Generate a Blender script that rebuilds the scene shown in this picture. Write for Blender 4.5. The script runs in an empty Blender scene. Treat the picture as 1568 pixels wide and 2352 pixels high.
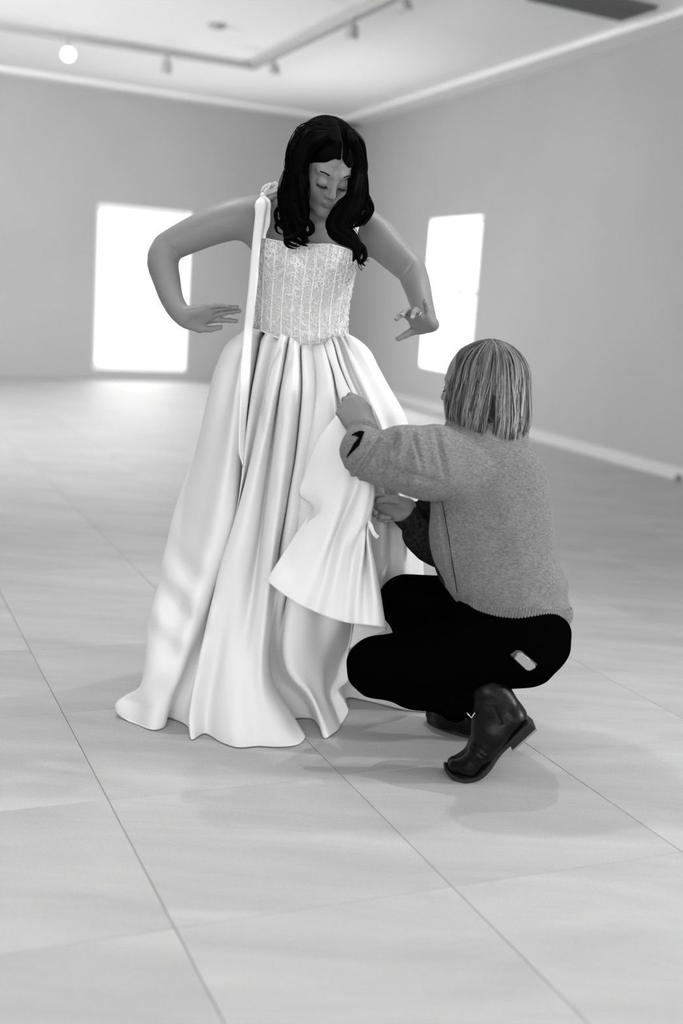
import bpy, bmesh, math, random
import numpy as np
from mathutils import Vector, Matrix
rnd = random.Random(7)
sc = bpy.context.scene
# ---------------------------------------------------------------- camera
F_PX, PITCH, ROLL = 2750.47, .1817, .0676
CAM_H = 1.21556
_cp, _sp = math.cos(PITCH), math.sin(PITCH)
FW = np.array([0, _cp, -_sp]); _up = np.array([0, _sp, _cp]); _rt = np.array([1., 0, 0])
CR = math.cos(ROLL)*_rt + math.sin(ROLL)*_up
CU = -math.sin(ROLL)*_rt + math.cos(ROLL)*_up
CAM = np.array([0, 0, CAM_H])
cd = bpy.data.cameras.new('camera'); cam = bpy.data.objects.new('camera', cd)
sc.collection.objects.link(cam); sc.camera = cam
cam.matrix_world = Matrix(((CR[0], CU[0], -FW[0], 0), (CR[1], CU[1], -FW[1], 0), (CR[2], CU[2], -FW[2], CAM_H), (0, 0, 0, 1)))
cd.sensor_fit = 'VERTICAL'; cd.sensor_height = 36; cd.sensor_width = 24; cd.lens = F_PX/2352*36
cd.clip_start = .05; cd.clip_end = 200
cd.dof.use_dof = True; cd.dof.focus_distance = 3.25; cd.dof.aperture_fstop = 1.5
# ---------------------------------------------------------------- world, light, exposure
SIDE_W, RIGHT_W, BACK_W = 30, 33, 25
w = bpy.data.worlds.new('world'); sc.world = w; w.use_nodes = True
w.node_tree.nodes['Background'].inputs[0].default_value = (1, 1, 1, 1)
w.node_tree.nodes['Background'].inputs[1].default_value = 2.0
sc.view_settings.view_transform = 'Standard'; sc.view_settings.look = 'None'
sc.view_settings.gamma = 1; sc.view_settings.exposure = 0.13
sc.view_settings.use_curve_mapping = False
sc.cycles.use_adaptive_sampling = True; sc.cycles.adaptive_threshold = .03; sc.cycles.glossy_bounces = 2; sc.cycles.transparent_max_bounces = 4; sc.cycles.max_bounces = 6; sc.cycles.caustics_reflective = False
def area(name, loc, target, sx, sy, power):
    l = bpy.data.lights.new(name, 'AREA'); l.shape = 'RECTANGLE'; l.size = sx; l.size_y = sy; l.energy = power
    o = bpy.data.objects.new(name, l); sc.collection.objects.link(o); o.location = loc
    o.rotation_euler = (Vector(target)-Vector(loc)).to_track_quat('-Z', 'Y').to_euler(); return o
CH = 2.7411*CAM_H
CORNER = np.array([-.1298, 13.0593])*CAM_H
DR = np.array([math.sin(.36), -math.cos(.36)]); DL = np.array([-math.cos(.5225), -math.sin(.5225)])
LL, LR = 13.5, 22.0
A_ = CORNER+DL*LL; B_ = CORNER+DR*LR; D_ = A_+DR*LR
def _n(d, inn):
    n = np.array([-d[1], d[0]]); n /= np.linalg.norm(n); return n if n@inn > 0 else -n
_ns = _n(DR, CORNER-A_); _nb = _n(D_-B_, CORNER-B_); _db = (D_-B_)/np.linalg.norm(D_-B_)
for c in ((-2.62, 14.62, 1.1), (1.12, 13.02, 1.3)):       # daylight coming in through the two windows in view
    inn = (CAM-np.array([c[0], c[1], 1.0]))*np.array([1, 1, 0]); wn = _n(DL if c[0] < 0 else DR, inn[:2])
    area('daylight_far', (c[0]-wn[0]*.3, c[1]-wn[1]*.3, c[2]), (c[0]+wn[0], c[1]+wn[1], c[2]-.15), 1.1, 1.8, 32 if c[0] < 0 else 80)
WIN_S = [(6.0+4.2*2, 8.8+4.2*2), (6.0+4.2*3, 8.8+4.2*3)]       # openings along wall_side
WIN_R = [(13.6, 16.6), (18.0, 21.0)]                          # openings in wall_right, behind the camera's view
WIN_B = [(1.0+k*3.2, 3.6+k*3.2) for k in range(4)]  # openings in wall_back; like the others unseen and placed for the light
_nr = _n(DR, A_-CORNER)
for (P0, d, nn, wins, pw) in ((A_, DR, _ns, WIN_S, SIDE_W), (CORNER, DR, _nr, WIN_R, RIGHT_W), (B_, _db, _nb, WIN_B, BACK_W)):
    for a_, b_ in wins:      # lamps added as daylight at unseen, assumed windows beside and behind the camera
        c = P0+d*(a_+b_)/2+nn*.05; area('added_daylight', (c[0], c[1], 1.6), (c[0]+nn[0], c[1]+nn[1], 1.66), b_-a_, 2.5, pw)
def lamp(loc, target, power, ang, size=.04, blend=.6):    # lamps of the ceiling track, and an added fill spot
    l = bpy.data.lights.new('track_or_fill_lamp', 'SPOT'); l.energy = power; l.spot_size = math.radians(ang); l.spot_blend = blend; l.shadow_soft_size = size
    o = bpy.data.objects.new('track_or_fill_lamp', l); sc.collection.objects.link(o); o.location = loc
    o.rotation_euler = (Vector(target)-Vector(loc)).to_track_quat('-Z', 'Y').to_euler(); return o
for p, t, wt in (((-5.4, 7.0, 2.5), (-1.5, 12.0, 3.33), 265), ((6.2, 3.6, 2.3), (.5, 10.5, 3.33), 1150), ((-1.5, -3.0, 2.4), (-1.0, 3.0, 3.33), 100)):
    area('ceiling_fill', p, t, 2.4, .6, wt)      # unseen area lamps, added to brighten the white ceiling
lamp((-.95, 3.75, 3.22), (-.1, 3.15, .6), 98, 100, .03)
lamp((.75, 3.95, 3.22), (.15, 3.1, .6), 66, 100, .03)
lamp((.2, 10.2, 3.22), (1.85, 10.6, 2.0), 8, 75, .06, 1.0)
lamp((-1.2, 11.6, 3.2), (-1.2, 11.2, 0), 110, 150, .08, 1.0)  # added fill spot, brightens the far floor and its bounce to the ceiling
lamp((-3.6, 10.9, 3.22), (-4.4, 13.2, 2.3), 8, 80, .06, 1.0)
# ---------------------------------------------------------------- helpers
def ray(x, y): return FW + (x-784)/F_PX*CR - (y-1176)/F_PX*CU
def at(x, y, Y):
    d = ray(x, y); return CAM + d*(Y/d[1])
def fl(x, y, z=0.0):
    d = ray(x, y); return CAM + d*((z-CAM_H)/d[2])
def pr(r, Y): return r*Y/F_PX
def link(o, parent=None):
    sc.collection.objects.link(o)
    if parent is not None: o.parent = parent
    return o
def npmesh(name, V, Fq, material=None, parent=None, smooth=True, solid=0):
    V = np.asarray(V, np.float32); me = bpy.data.meshes.new(name)
    if isinstance(Fq, np.ndarray):
        n, k = Fq.shape
        me.vertices.add(len(V)); me.vertices.foreach_set('co', V.ravel())
        me.loops.add(n*k); me.loops.foreach_set('vertex_index', Fq.astype(np.int32).ravel())
        me.polygons.add(n); me.polygons.foreach_set('loop_start', np.arange(0, n*k, k, dtype=np.int32))
        me.polygons.foreach_set('loop_total', np.full(n, k, np.int32)); me.update(calc_edges=True)
    else: me.from_pydata(V.tolist(), [], Fq)
    if smooth: me.polygons.foreach_set('use_smooth', np.ones(len(me.polygons), bool))
    o = bpy.data.objects.new(name, me)
    if material: me.materials.append(material)
    if solid:
        md = o.modifiers.new('thick', 'SOLIDIFY'); md.thickness = solid; md.offset = 0
    return link(o, parent)
def empty(name, loc=(0, 0, 0)):
    o = bpy.data.objects.new(name, None); o.location = loc; o.empty_display_size = .1; return link(o)
def tag(o, label=None, cat=None, group=None, kind=None):
    for k, v in (('label', label), ('category', cat), ('group', group), ('kind', kind)):
        if v: o[k] = v
    return o
def keep(o, parent):   # parent without moving (parent empties carry a location only)
    o.parent = parent; o.matrix_parent_inverse = Matrix.Translation(-Vector(parent.location)); return o
class MB:
    def __init__(s): s.v = []; s.f = []
    def box(s, c, h, R=None):
        b = len(s.v); R = np.eye(3) if R is None else R
        for sx in (-1, 1):
            for sy in (-1, 1):
                for sz in (-1, 1): s.v.append(np.array(c)+R@(np.array([sx, sy, sz])*h))
        for q in ((0, 1, 3, 2), (4, 6, 7, 5), (0, 4, 5, 1), (2, 3, 7, 6), (0, 2, 6, 4), (1, 5, 7, 3)): s.f.append([b+i for i in q])
        return s
    def tube(s, P, r, n=8, cap=True, flat=None):
        P = np.asarray(P, float); r = np.broadcast_to(np.asarray(r, float), (len(P),))
        T = np.gradient(P, axis=0); T /= np.linalg.norm(T, axis=1, keepdims=True)+1e-12
        a = np.array([0, 0, 1.]) if abs(T[0][2]) < .9 else np.array([1., 0, 0])
        N = np.cross(T[0], a); N /= np.linalg.norm(N); b = len(s.v)
        for i in range(len(P)):
            N = N - T[i]*(N@T[i]); N /= np.linalg.norm(N)+1e-12; B = np.cross(T[i], N)
            for k in range(n):
                t = 2*math.pi*k/n; s.v.append(P[i]+r[i]*(math.cos(t)*N+math.sin(t)*B))
        for i in range(len(P)-1):
            for k in range(n):
                k2 = (k+1) % n; s.f.append([b+i*n+k, b+i*n+k2, b+(i+1)*n+k2, b+(i+1)*n+k])
        if cap:
            s.f.append([b+k for k in range(n)][::-1]); s.f.append([b+(len(P)-1)*n+k for k in range(n)])
        return s
    def prism(s, poly, h0, h1, axis):   # poly: list of 3D points, extruded along axis from h0 to h1
        b = len(s.v); n = len(poly); ax = np.array(axis)
        for h in (h0, h1):
            for p in poly: s.v.append(np.array(p)+ax*h)
        for k in range(n):
            k2 = (k+1) % n; s.f.append([b+k, b+k2, b+n+k2, b+n+k])
        s.f.append([b+k for k in range(n)][::-1]); s.f.append([b+n+k for k in range(n)]); return s
    def build(s, name, m, parent=None, smooth=False, bevel=0):
        o = npmesh(name, s.v, s.f, m, None, smooth)
        if bevel:
            md = o.modifiers.new('b', 'BEVEL'); md.width = bevel; md.segments = 2; md.limit_method = 'ANGLE'
        if parent is not None: keep(o, parent)
        return o
# ---------------------------------------------------------------- materials
def mat(name, g, rough=.6, spec=.4, **k):
    m = bpy.data.materials.new(name); m.use_nodes = True; nt = m.node_tree; b = nt.nodes['Principled BSDF']
    b.inputs['Base Color'].default_value = (g, g, g, 1); b.inputs['Roughness'].default_value = rough
    b.inputs['Specular IOR Level'].default_value = spec
    for kk, v in k.items():
        if kk == 'sheen': b.inputs['Sheen Weight'].default_value = v
        if kk == 'metal': b.inputs['Metallic'].default_value = v
        if kk == 'sss': b.inputs['Subsurface Weight'].default_value = v; b.inputs['Subsurface Radius'].default_value = (.01, .01, .01); b.inputs['Subsurface Scale'].default_value = 1
    return m
def nodes(m): return m.node_tree.nodes, m.node_tree.links, m.node_tree.nodes['Principled BSDF']
def noise_col(m, g0, g1, scale, detail=4, stretch=(1, 1, 1), rot=0, coord='Object', lo=.3, hi=.7, attr=None):
    n, l, b = nodes(m); tc = n.new('ShaderNodeTexCoord'); mp = n.new('ShaderNodeMapping'); mp.inputs['Scale'].default_value = stretch
    mp.inputs['Rotation'].default_value[2] = rot
    t = n.new('ShaderNodeTexNoise'); t.inputs['Scale'].default_value = scale; t.inputs['Detail'].default_value = detail
    r = n.new('ShaderNodeValToRGB'); r.color_ramp.elements[0].position = lo; r.color_ramp.elements[1].position = hi
    r.color_ramp.elements[0].color = (g0, g0, g0, 1); r.color_ramp.elements[1].color = (g1, g1, g1, 1)
    l.new(tc.outputs[coord], mp.inputs[0]); l.new(mp.outputs[0], t.inputs[0]); l.new(t.outputs[0], r.inputs[0]); l.new(r.outputs[0], b.inputs['Base Color'])
    return r
def bump(m, scale, dist, detail=3, stretch=(1, 1, 1), strength=1.0, kind='noise'):
    n, l, b = nodes(m); tc = n.new('ShaderNodeTexCoord'); mp = n.new('ShaderNodeMapping'); mp.inputs['Scale'].default_value = stretch
    if kind == 'noise': t = n.new('ShaderNodeTexNoise'); t.inputs['Scale'].default_value = scale; t.inputs['Detail'].default_value = detail; out = t.outputs[0]
    else: t = n.new('ShaderNodeTexVoronoi'); t.inputs['Scale'].default_value = scale; out = t.outputs[0]
    bp = n.new('ShaderNodeBump'); bp.inputs['Distance'].default_value = dist; bp.inputs['Strength'].default_value = strength
    l.new(tc.outputs['Object'], mp.inputs[0]); l.new(mp.outputs[0], t.inputs[0]); l.new(out, bp.inputs['Height']); l.new(bp.outputs[0], b.inputs['Normal'])
M = {}
M['wall'] = mat('wall_paint', .41, .75, .2); noise_col(M['wall'], .40, .42, 1.5); bump(M['wall'], 220, .0006)
M['ceil'] = mat('ceiling_paint', .88, .8, .2); bump(M['ceil'], 180, .0006)
M['trim'] = mat('trim_paint', .84, .6, .2)
M['skirting'] = mat('skirting_paint', .58, .5, .3)
M['grout'] = mat('grout', .30, .9, .1)
M['tile'] = mat("tile_stone", .45, .6, .25)
def tile_nodes(m):
    n, l, b = nodes(m)
    tc = n.new('ShaderNodeTexCoord'); ge = n.new('ShaderNodeNewGeometry'); oi = n.new('ShaderNodeObjectInfo')
    off = n.new('ShaderNodeVectorMath'); off.operation = 'MULTIPLY_ADD'
    comb = n.new('ShaderNodeCombineXYZ'); l.new(oi.outputs['Random'], comb.inputs[0]); l.new(oi.outputs['Random'], comb.inputs[1])
    off.inputs[1].default_value = (7, 9, 0); l.new(comb.outputs[0], off.inputs[0]); l.new(ge.outputs['Position'], off.inputs[2])
    mp = n.new('ShaderNodeMapping'); mp.inputs['Scale'].default_value = (.55, 2.6, 1); mp.inputs['Rotation'].default_value[2] = .35
    l.new(off.outputs[0], mp.inputs[0])
    a = n.new('ShaderNodeTexNoise'); a.inputs['Scale'].default_value = 2.2; a.inputs['Detail'].default_value = 7; a.inputs['Roughness'].default_value = .62
    a.inputs['Distortion'].default_value = .6; l.new(mp.outputs[0], a.inputs[0])
    f = n.new('ShaderNodeTexNoise'); f.inputs['Scale'].default_value = 160; f.inputs['Detail'].default_value = 2; l.new(ge.outputs['Position'], f.inputs[0])
    r = n.new('ShaderNodeValToRGB'); r.color_ramp.elements[0].position = .3; r.color_ramp.elements[1].position = .72
    r.color_ramp.elements[0].color = (.37, .37, .37, 1); r.color_ramp.elements[1].color = (.485, .485, .485, 1); l.new(a.outputs[0], r.inputs[0])
    mx = n.new('ShaderNodeMix'); mx.data_type = 'RGBA'; mx.blend_type = 'MULTIPLY'; mx.inputs[0].default_value = 1
    mr = n.new('ShaderNodeMapRange'); mr.inputs[3].default_value = .88; mr.inputs[4].default_value = 1.12; l.new(f.outputs[0], mr.inputs[0])
    l.new(r.outputs[0], mx.inputs[6]); l.new(mr.outputs[0], mx.inputs[7]); l.new(mx.outputs[2], b.inputs['Base Color'])
    bp = n.new('ShaderNodeBump'); bp.inputs['Distance'].default_value = .0012; l.new(a.outputs[0], bp.inputs['Height']); l.new(bp.outputs[0], b.inputs['Normal'])
tile_nodes(M['tile'])
M['track'] = mat('track_metal', .38, .5, .3); M['lamp_body'] = mat('lamp_metal', .34, .5, .3)
M['vent'] = mat('vent_dark', .22, .6, .3)
def emis(name, s):
    m = bpy.data.materials.new(name); m.use_nodes = True; nt = m.node_tree; nt.nodes.clear()
    e = nt.nodes.new('ShaderNodeEmission'); e.inputs[1].default_value = s; o = nt.nodes.new('ShaderNodeOutputMaterial'); nt.links.new(e.outputs[0], o.inputs[0]); return m
M['lamp_lit'] = emis('lamp_lit', 6)
g = bpy.data.materials.new('window_glass'); g.use_nodes = True; nt = g.node_tree; nt.nodes.clear()
_t = nt.nodes.new('ShaderNodeBsdfTransparent'); _g = nt.nodes.new('ShaderNodeBsdfGlossy'); _g.inputs['Roughness'].default_value = .02
_m = nt.nodes.new('ShaderNodeMixShader'); _m.inputs[0].default_value = .06; _o = nt.nodes.new('ShaderNodeOutputMaterial')
nt.links.new(_t.outputs[0], _m.inputs[1]); nt.links.new(_g.outputs[0], _m.inputs[2]); nt.links.new(_m.outputs[0], _o.inputs[0]); M['glass'] = g
M['skin'] = mat('skin_bride', .21, .5, .35); bump(M['skin'], 260, .0003)
M['skin2'] = mat('skin_older', .20, .55, .3); bump(M['skin2'], 120, .0008)
M['nail'] = mat('nail', .36, .3, .4); M['lash'] = mat('lash', .004, .6, .2); M['lip'] = mat('lip', .10, .4, .4)
M['hair'] = mat('hair_black', .0008, .6, .03)
M['satin'] = mat('satin_white', .75, .55, .25, sheen=.05); bump(M['satin'], 900, .0002)
M['bodice'] = mat('bodice_mesh', .54, .6, .3); M['lace'] = mat('lace_white', .86, .55, .3); M['bead'] = mat('bead', .9, .1, .8)
M['wool'] = mat('wool_grey', .15, .95, .1, sheen=.12); noise_col(M['wool'], .12, .225, 120, 8, (1, 1, 2.2), lo=.3, hi=.7); bump(M['wool'], 420, .0015, 4)
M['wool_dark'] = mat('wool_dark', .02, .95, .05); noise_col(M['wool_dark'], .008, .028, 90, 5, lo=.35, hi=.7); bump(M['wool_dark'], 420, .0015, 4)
M['patch'] = mat('patch_black', .002, .95, .02)
M['black'] = mat('trouser_black', .0010, .9, .0)
M['leather'] = mat('boot_leather', .0018, .36, .18); bump(M['leather'], 90, .001)
M['sole'] = mat('boot_sole', .02, .7, .2); bump(M['sole'], 300, .0008); M['heel_tip'] = mat('sole_rubber', .25, .8, .2)
M['metal'] = mat('metal', .7, .25, .5, metal=1.0); M['phone'] = mat('phone_shell', .30, .5, .4); M['phone_dark'] = mat('phone_trim', .05, .4, .4)
mh = mat('hair_blond', .2, .5, .3); n_, l_, b_ = nodes(mh); at_ = n_.new('ShaderNodeAttribute'); at_.attribute_name = 'tone'
l_.new(at_.outputs['Color'], b_.inputs['Base Color']); M['blond'] = mh
# ---------------------------------------------------------------- room
TH = .22
def wallhit(x, y, d):      # pixel ray onto a wall through the corner; returns (distance along wall, z)
    r = ray(x, y); A = np.array([[d[0], -r[0]], [d[1], -r[1]]]); s, t = np.linalg.solve(A, -CORNER); return s, CAM_H+t*r[2]
def build_wall(name, P0, d, n, length, openings, h=CH):
    """wall slab with rectangular openings (s0,s1,z0,z1); inner face on P0+d*s, thickness outwards along n"""
    mb = MB(); ss = sorted({0, length, *[o[0] for o in openings], *[o[1] for o in openings]}); zz = sorted({0, h, *[o[2] for o in openings], *[o[3] for o in openings]})
    R = np.array([[d[0], n[0], 0], [d[1], n[1], 0], [0, 0, 1]])
    for a, b in zip(ss, ss[1:]):
        for c, e in zip(zz, zz[1:]):
            if any(o[0]-1e-6 <= a and b <= o[1]+1e-6 and o[2]-1e-6 <= c and e <= o[3]+1e-6 for o in openings): continue
            ctr = np.array([*(P0+d*(a+b)/2+n*TH/2), (c+e)/2]); mb.box(ctr, np.array([(b-a)/2, TH/2, (e-c)/2]), R)
    o = mb.build(name, M['wall']); bm = bmesh.new(); bm.from_mesh(o.data); bmesh.ops.remove_doubles(bm, verts=bm.verts, dist=1e-4)
    # drop the inner double faces between neighbouring slabs
    seen = {}
    for f in bm.faces: seen.setdefault(tuple(sorted(v.index for v in f.verts)), []).append(f)
    dead = [f for k, fs in seen.items() if len(fs) > 1 for f in fs]; bmesh.ops.delete(bm, geom=dead, context='FACES')
    bmesh.ops.recalc_face_normals(bm, faces=bm.faces); bm.to_mesh(o.data); bm.free()
    return tag(o, kind='structure')
NL = np.array([-DL[1], DL[0]]); NL = NL if NL@(-CORNER) < 0 else -NL   # outward normals (away from camera)
NR = np.array([-DR[1], DR[0]]); NR = NR if NR@(-CORNER) < 0 else -NR
def opening(pts, d):
    h = [wallhit(x, y, d) for x, y in pts]; ss = [a[0] for a in h]; zz = [a[1] for a in h]
    (tl, tr, br, bl) = h; s0 = (tl[0]+bl[0])/2; s1 = (tr[0]+br[0])/2
    return (min(s0, s1), max(s0, s1), (bl[1]+br[1])/2, (tl[1]+tr[1])/2)
WL = opening([(222, 465), (438, 488), (428, 852), (216, 850)], DL)
WR = opening([(990, 503), (1108, 493), (1080, 870), (965, 840)], DR)
wl = build_wall('wall_left', CORNER, DL, NL, LL, [WL]); wr = build_wall('wall_right', CORNER, DR, NR, LR, [WR]+[(a, b, .3, 2.9) for a, b in WIN_R])
build_wall('wall_side', A_, DR, -NR, LR, [(a, b, .3, 2.9) for a, b in WIN_S])
Lb = np.linalg.norm(D_-B_); db = (D_-B_)/Lb; nb = np.array([-db[1], db[0]]); nb = nb if nb@(D_-CORNER) > 0 else -nb
build_wall('wall_back', B_, db, nb, Lb, [(a, b, .2, 2.95) for a, b in WIN_B])
poly = [CORNER+(NL+NR)*.3*0, A_, D_, B_]
mb = MB(); mb.prism([np.array([p[0], p[1], 0]) for p in poly], CH, CH+.15, (0, 0, 1)); ce = tag(mb.build('ceiling', M['ceil']), kind='structure')
bm = bmesh.new(); bm.from_mesh(ce.data); bmesh.ops.recalc_face_normals(bm, faces=bm.faces); bm.to_mesh(ce.data); bm.free()
def pl(x, y, z): return np.array([x, y, z])
def strip(name, P0, d, n, s0, s1, w0, w1, z0, z1, m):
    mb = MB(); c = P0+d*(s0+s1)/2-n*(w0+w1)/2; R = np.array([[d[0], n[0], 0], [d[1], n[1], 0], [0, 0, 1]])
    mb.box([c[0], c[1], (z0+z1)/2], np.array([abs(s1-s0)/2, (w1-w0)/2, (z1-z0)/2]), R); return tag(mb.build(name, m, bevel=.004), kind='structure')
strip('baseboard_left', CORNER, DL, NL, .02, LL, .001, .02, 0.001, .09, M['wall'])
strip('baseboard_right', CORNER, DR, NR, .02, LR, .001, .02, 0.001, .10, M['skirting'])
strip('trim_1', CORNER, DL, NL, .0, LL, .0, .30, CH-.05, CH-.001, M['trim'])
strip('trim_2', CORNER, DR, NR, .0, LR, .0, .30, CH-.05, CH-.001, M['trim'])
def window(name, op, d, n, sash=False):
    s0, s1, z0, z1 = op; R = np.array([[d[0], n[0], 0], [d[1], n[1], 0], [0, 0, 1]]); mid = (s0+s1)/2; root = None
    fr = MB(); fw_ = .07; dep = .16
    def bar(mb, a, b, c, e, depth=dep, th=.03):
        p = CORNER+d*(a+b)/2+n*depth; mb.box([p[0], p[1], (c+e)/2], np.array([(b-a)/2, th, (e-c)/2]), R)
    for (a, b, c, e) in ((s0, s0+fw_, z0, z1), (s1-fw_, s1, z0, z1), (s0+fw_, s1-fw_, z0, z0+fw_), (s0+fw_, s1-fw_, z1-fw_, z1)): bar(fr, a, b, c, e)
    o = tag(fr.build(name, M['trim'], bevel=.003), kind='structure')
    rv = MB()   # white painted reveal lining
    for (a, b, c, e) in ((s0, s0+.012, z0, z1), (s1-.012, s1, z0, z1), (s0, s1, z0, z0+.012), (s0, s1, z1-.012, z1)): bar(rv, a, b, c, e, .065, .07)
    rv.build('window_reveal', M['trim'], o)
    gl = MB(); bar(gl, s0+fw_-.01, s1-fw_+.01, z0+fw_-.01, z1-fw_+.01, dep, .003); gl.build('window_pane', M['glass'], o)
    if sash:
        sb = MB(); zc = z0+(z1-z0)*.52; bar(sb, s0+fw_, s1-fw_, zc-.018, zc+.018, dep, .02); sb.build('sash_bar', M['track'], o)
        sb = MB(); bar(sb, s1-fw_-.035, s1-fw_, zc, z1-fw_, dep-.02, .012); sb.build('sash_rail', M['trim'], o)
    ha = MB(); p = CORNER+d*mid+n*(dep-.04); ha.box([p[0], p[1], z0+(z1-z0)*.54], np.array([.02, .012, .03]), R); ha.build('window_latch', M['lamp_body'], o)
    return o
window('window_1', WL, DL, NL); window('window_2', WR, DR, NR, True)
# floor: slab + tiles
TS = .6; TYAW = .4118
TO = np.array([-.8097, 3.0879])*CAM_H; TU = np.array([math.cos(TYAW), math.sin(TYAW)]); TV = np.array([math.sin(TYAW), -math.cos(TYAW)])
fo = MB(); fo.prism([np.array([p[0], p[1], 0]) for p in poly], -.2, -.003, (0, 0, 1)); floor = tag(fo.build('floor', M['grout']), kind='structure')
bm = bmesh.new(); bm.from_mesh(floor.data); bmesh.ops.recalc_face_normals(bm, faces=bm.faces); bm.to_mesh(floor.data); bm.free()
def inside(p, mg=.0):
    q = p-CORNER; M2 = np.array([[DL[0], DR[0]], [DL[1], DR[1]]]); a, b = np.linalg.solve(M2, q); return mg < a < LL-mg and mg < b < LR-mg
tb = MB(); hh = TS/2-.0009
tb.v = [np.array(v) for v in ((-hh, -hh, -.003), (hh, -hh, -.003), (hh, hh, -.003), (-hh, hh, -.003), (-hh, -hh, -.0006), (hh, -hh, -.0006), (hh, hh, -.0006), (-hh, hh, -.0006),
                              (-hh+.0008, -hh+.0008, 0), (hh-.0008, -hh+.0008, 0), (hh-.0008, hh-.0008, 0), (-hh+.0008, hh-.0008, 0))]
tb.f = [[0, 1, 5, 4], [1, 2, 6, 5], [2, 3, 7, 6], [3, 0, 4, 7], [4, 5, 9, 8], [5, 6, 10, 9], [6, 7, 11, 10], [7, 4, 8, 11], [8, 9, 10, 11]]
tile0 = tb.build('tile', M['tile'], floor); tiles = []
for i in range(-30, 40):
    for j in range(-30, 30):
        c = TO+TU*TS*(i+.5)+TV*TS*(j+.5)
        if not inside(c, -.45): continue
        P = np.array([c[0], c[1], 0])-CAM; dd = P@FW; px = 784+F_PX*(P@CR)/max(dd, .01); py = 1176-F_PX*(P@CU)/max(dd, .01)
        vis = dd > .8 and -260 < px < 1830 and 850 < py < 2700; tiles.append((0 if vis else 1, dd if dd > 0 else 99, i, j, c))
tiles.sort(key=lambda t: t[:2]); rest = MB(); ca, sa = math.cos(TYAW), math.sin(TYAW); R2 = np.array([[ca, -sa, 0], [sa, ca, 0], [0, 0, 1]])
for k, (v_, d_, i, j, c) in enumerate(tiles):
    full = all(inside(c+TU*a+TV*b, 0) for a in (-.3, .3) for b in (-.3, .3))
    if k < 290 and full:
        o = tile0 if k == 0 else link(tile0.copy(), None)
        if k: keep(o, floor)
        o.location = (c[0], c[1], 0); o.rotation_euler = (0, 0, TYAW)
    else:
        cc = c
        b = len(rest.v)
        for vv in tb.v: rest.v.append(R2@vv+np.array([c[0], c[1], 0]))
        rest.f += [[b+q for q in f] for f in tb.f]
rs = rest.build('tile_field', M['tile'], floor); rs['kind'] = 'stuff'
# ceiling fittings
def cl(x, y, z=CH):
    return fl(x, y, z)
z_t = CH-.03
tr = [cl(-60, 50, z_t), cl(580, 152, z_t), cl(905, -8, z_t)]
root = tag(empty('ceiling_track', tuple(tr[1])), 'slim pale lighting track bent in an L across the white ceiling', 'lighting track')
for a, b in ((tr[0], tr[1]), (tr[1], tr[2])):
    d = b-a; L = np.linalg.norm(d); d /= L; R = np.array([[d[0], -d[1], 0], [d[1], d[0], 0], [0, 0, 1]])
    MB().box((a+b)/2, np.array([L/2+.02, .035, .028]), R).build('rail', M['track'], root, bevel=.003)
def spot(x, y, ly, lab, lit=False, tilt=(0, 0, -1), tx=None):
    top = cl(x, y, z_t-.03); mpx = F_PX/np.linalg.norm(top-CAM); L = (ly-y)/mpx
    r = tag(empty('track_spotlight', tuple(top)), lab, 'spotlight', 'spotlights clipped to the ceiling track')
    t = np.array(tilt, float); t /= np.linalg.norm(t); hd = .62*L
    MB().tube([top, top+[0, 0, -.38*L]], .018, 10).build('stem', M['lamp_body'], r)
    s = top+np.array([0, 0, -.38*L]); e = s+t*hd
    MB().tube([s-t*.02, s, e-t*.01, e], [.02, .045, .05, .05], 20).build('lamp_can', M['lamp_body'], r, smooth=False, bevel=.004)
    MB().tube([e-t*.004, e+t*.001], .043, 20).build('lens', M['lamp_lit'] if lit else M['trim'], r)
    return e
spot(383, 124, 165, 'pale spotlight pointing straight down from the left run of the track')
spot(628, 136, 170, 'short spotlight just right of the bend in the ceiling track', tilt=(.25, -.1, -1))
spot(810, 42, 84, 'spotlight hanging from the right run of the track above the dark-haired woman', tilt=(0, 0, -1))
spot(927, -12, 22, 'spotlight cut by the top edge of the picture, tilted to the right', tilt=(.4, 0, -1))
# the lit one: its lens faces the camera
top = cl(152, 80, z_t-.03); c0 = at(157, 125, top[1]-.12); tow = CAM-c0; tow /= np.linalg.norm(tow)
r = tag(empty('track_spotlight', tuple(top)), 'lit round spotlight glowing white at the far left of the track', 'spotlight', 'spotlights clipped to the ceiling track')
MB().tube([top, c0-tow*.1+np.array([0, 0, .03])], .018, 10).build('stem', M['lamp_body'], r)
MB().tube([c0-tow*.17, c0-tow*.15, c0-tow*.005, c0-tow*.001], [.03, .05, .058, .058], 20).build('lamp_can', M['trim'], r)
MB().tube([c0-tow*.004, c0+tow*.002], .052, 24).build('lens', M['lamp_lit'], r)
c = cl(498, 55); r = tag(empty('smoke_detector', tuple(c)), 'small round grey detector on the ceiling inside the bend of the track', 'smoke detector')
MB().tube([c, c-[0, 0, .02], c-[0, 0, .035]], [.075, .075, .055], 24).build('housing', M['lamp_body'], r)
MB().tube([c-[0, 0, .034], c-[0, 0, .045]], [.025, .02], 16).build('sensor', M['track'], r)
vp = [cl(*q, CH-.004) for q in ((1205, -8), (1425, 42), (1512, 14), (1330, -30))]
r = tag(empty('ceiling_grille', tuple(vp[1])), 'dark grey recessed air grille in the ceiling at the upper right', 'air grille')
MB().prism(vp, -.01, .0, (0, 0, 1)).build('backing', M['vent'], r)
e1 = vp[1]-vp[0]; e2 = vp[2]-vp[1]; L1 = np.linalg.norm(e1); L2 = np.linalg.norm(e2)
for k in range(9):
    a = vp[0]+e2*(k+.5)/9; d = e1/L1; R = np.array([[d[0], -d[1], 0], [d[1], d[0], 0], [0, 0, 1]])
    MB().box(a+e1/2-[0, 0, .02], np.array([L1/2, .008, .008]), R).build('slat', M['vent'], r)
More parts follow.
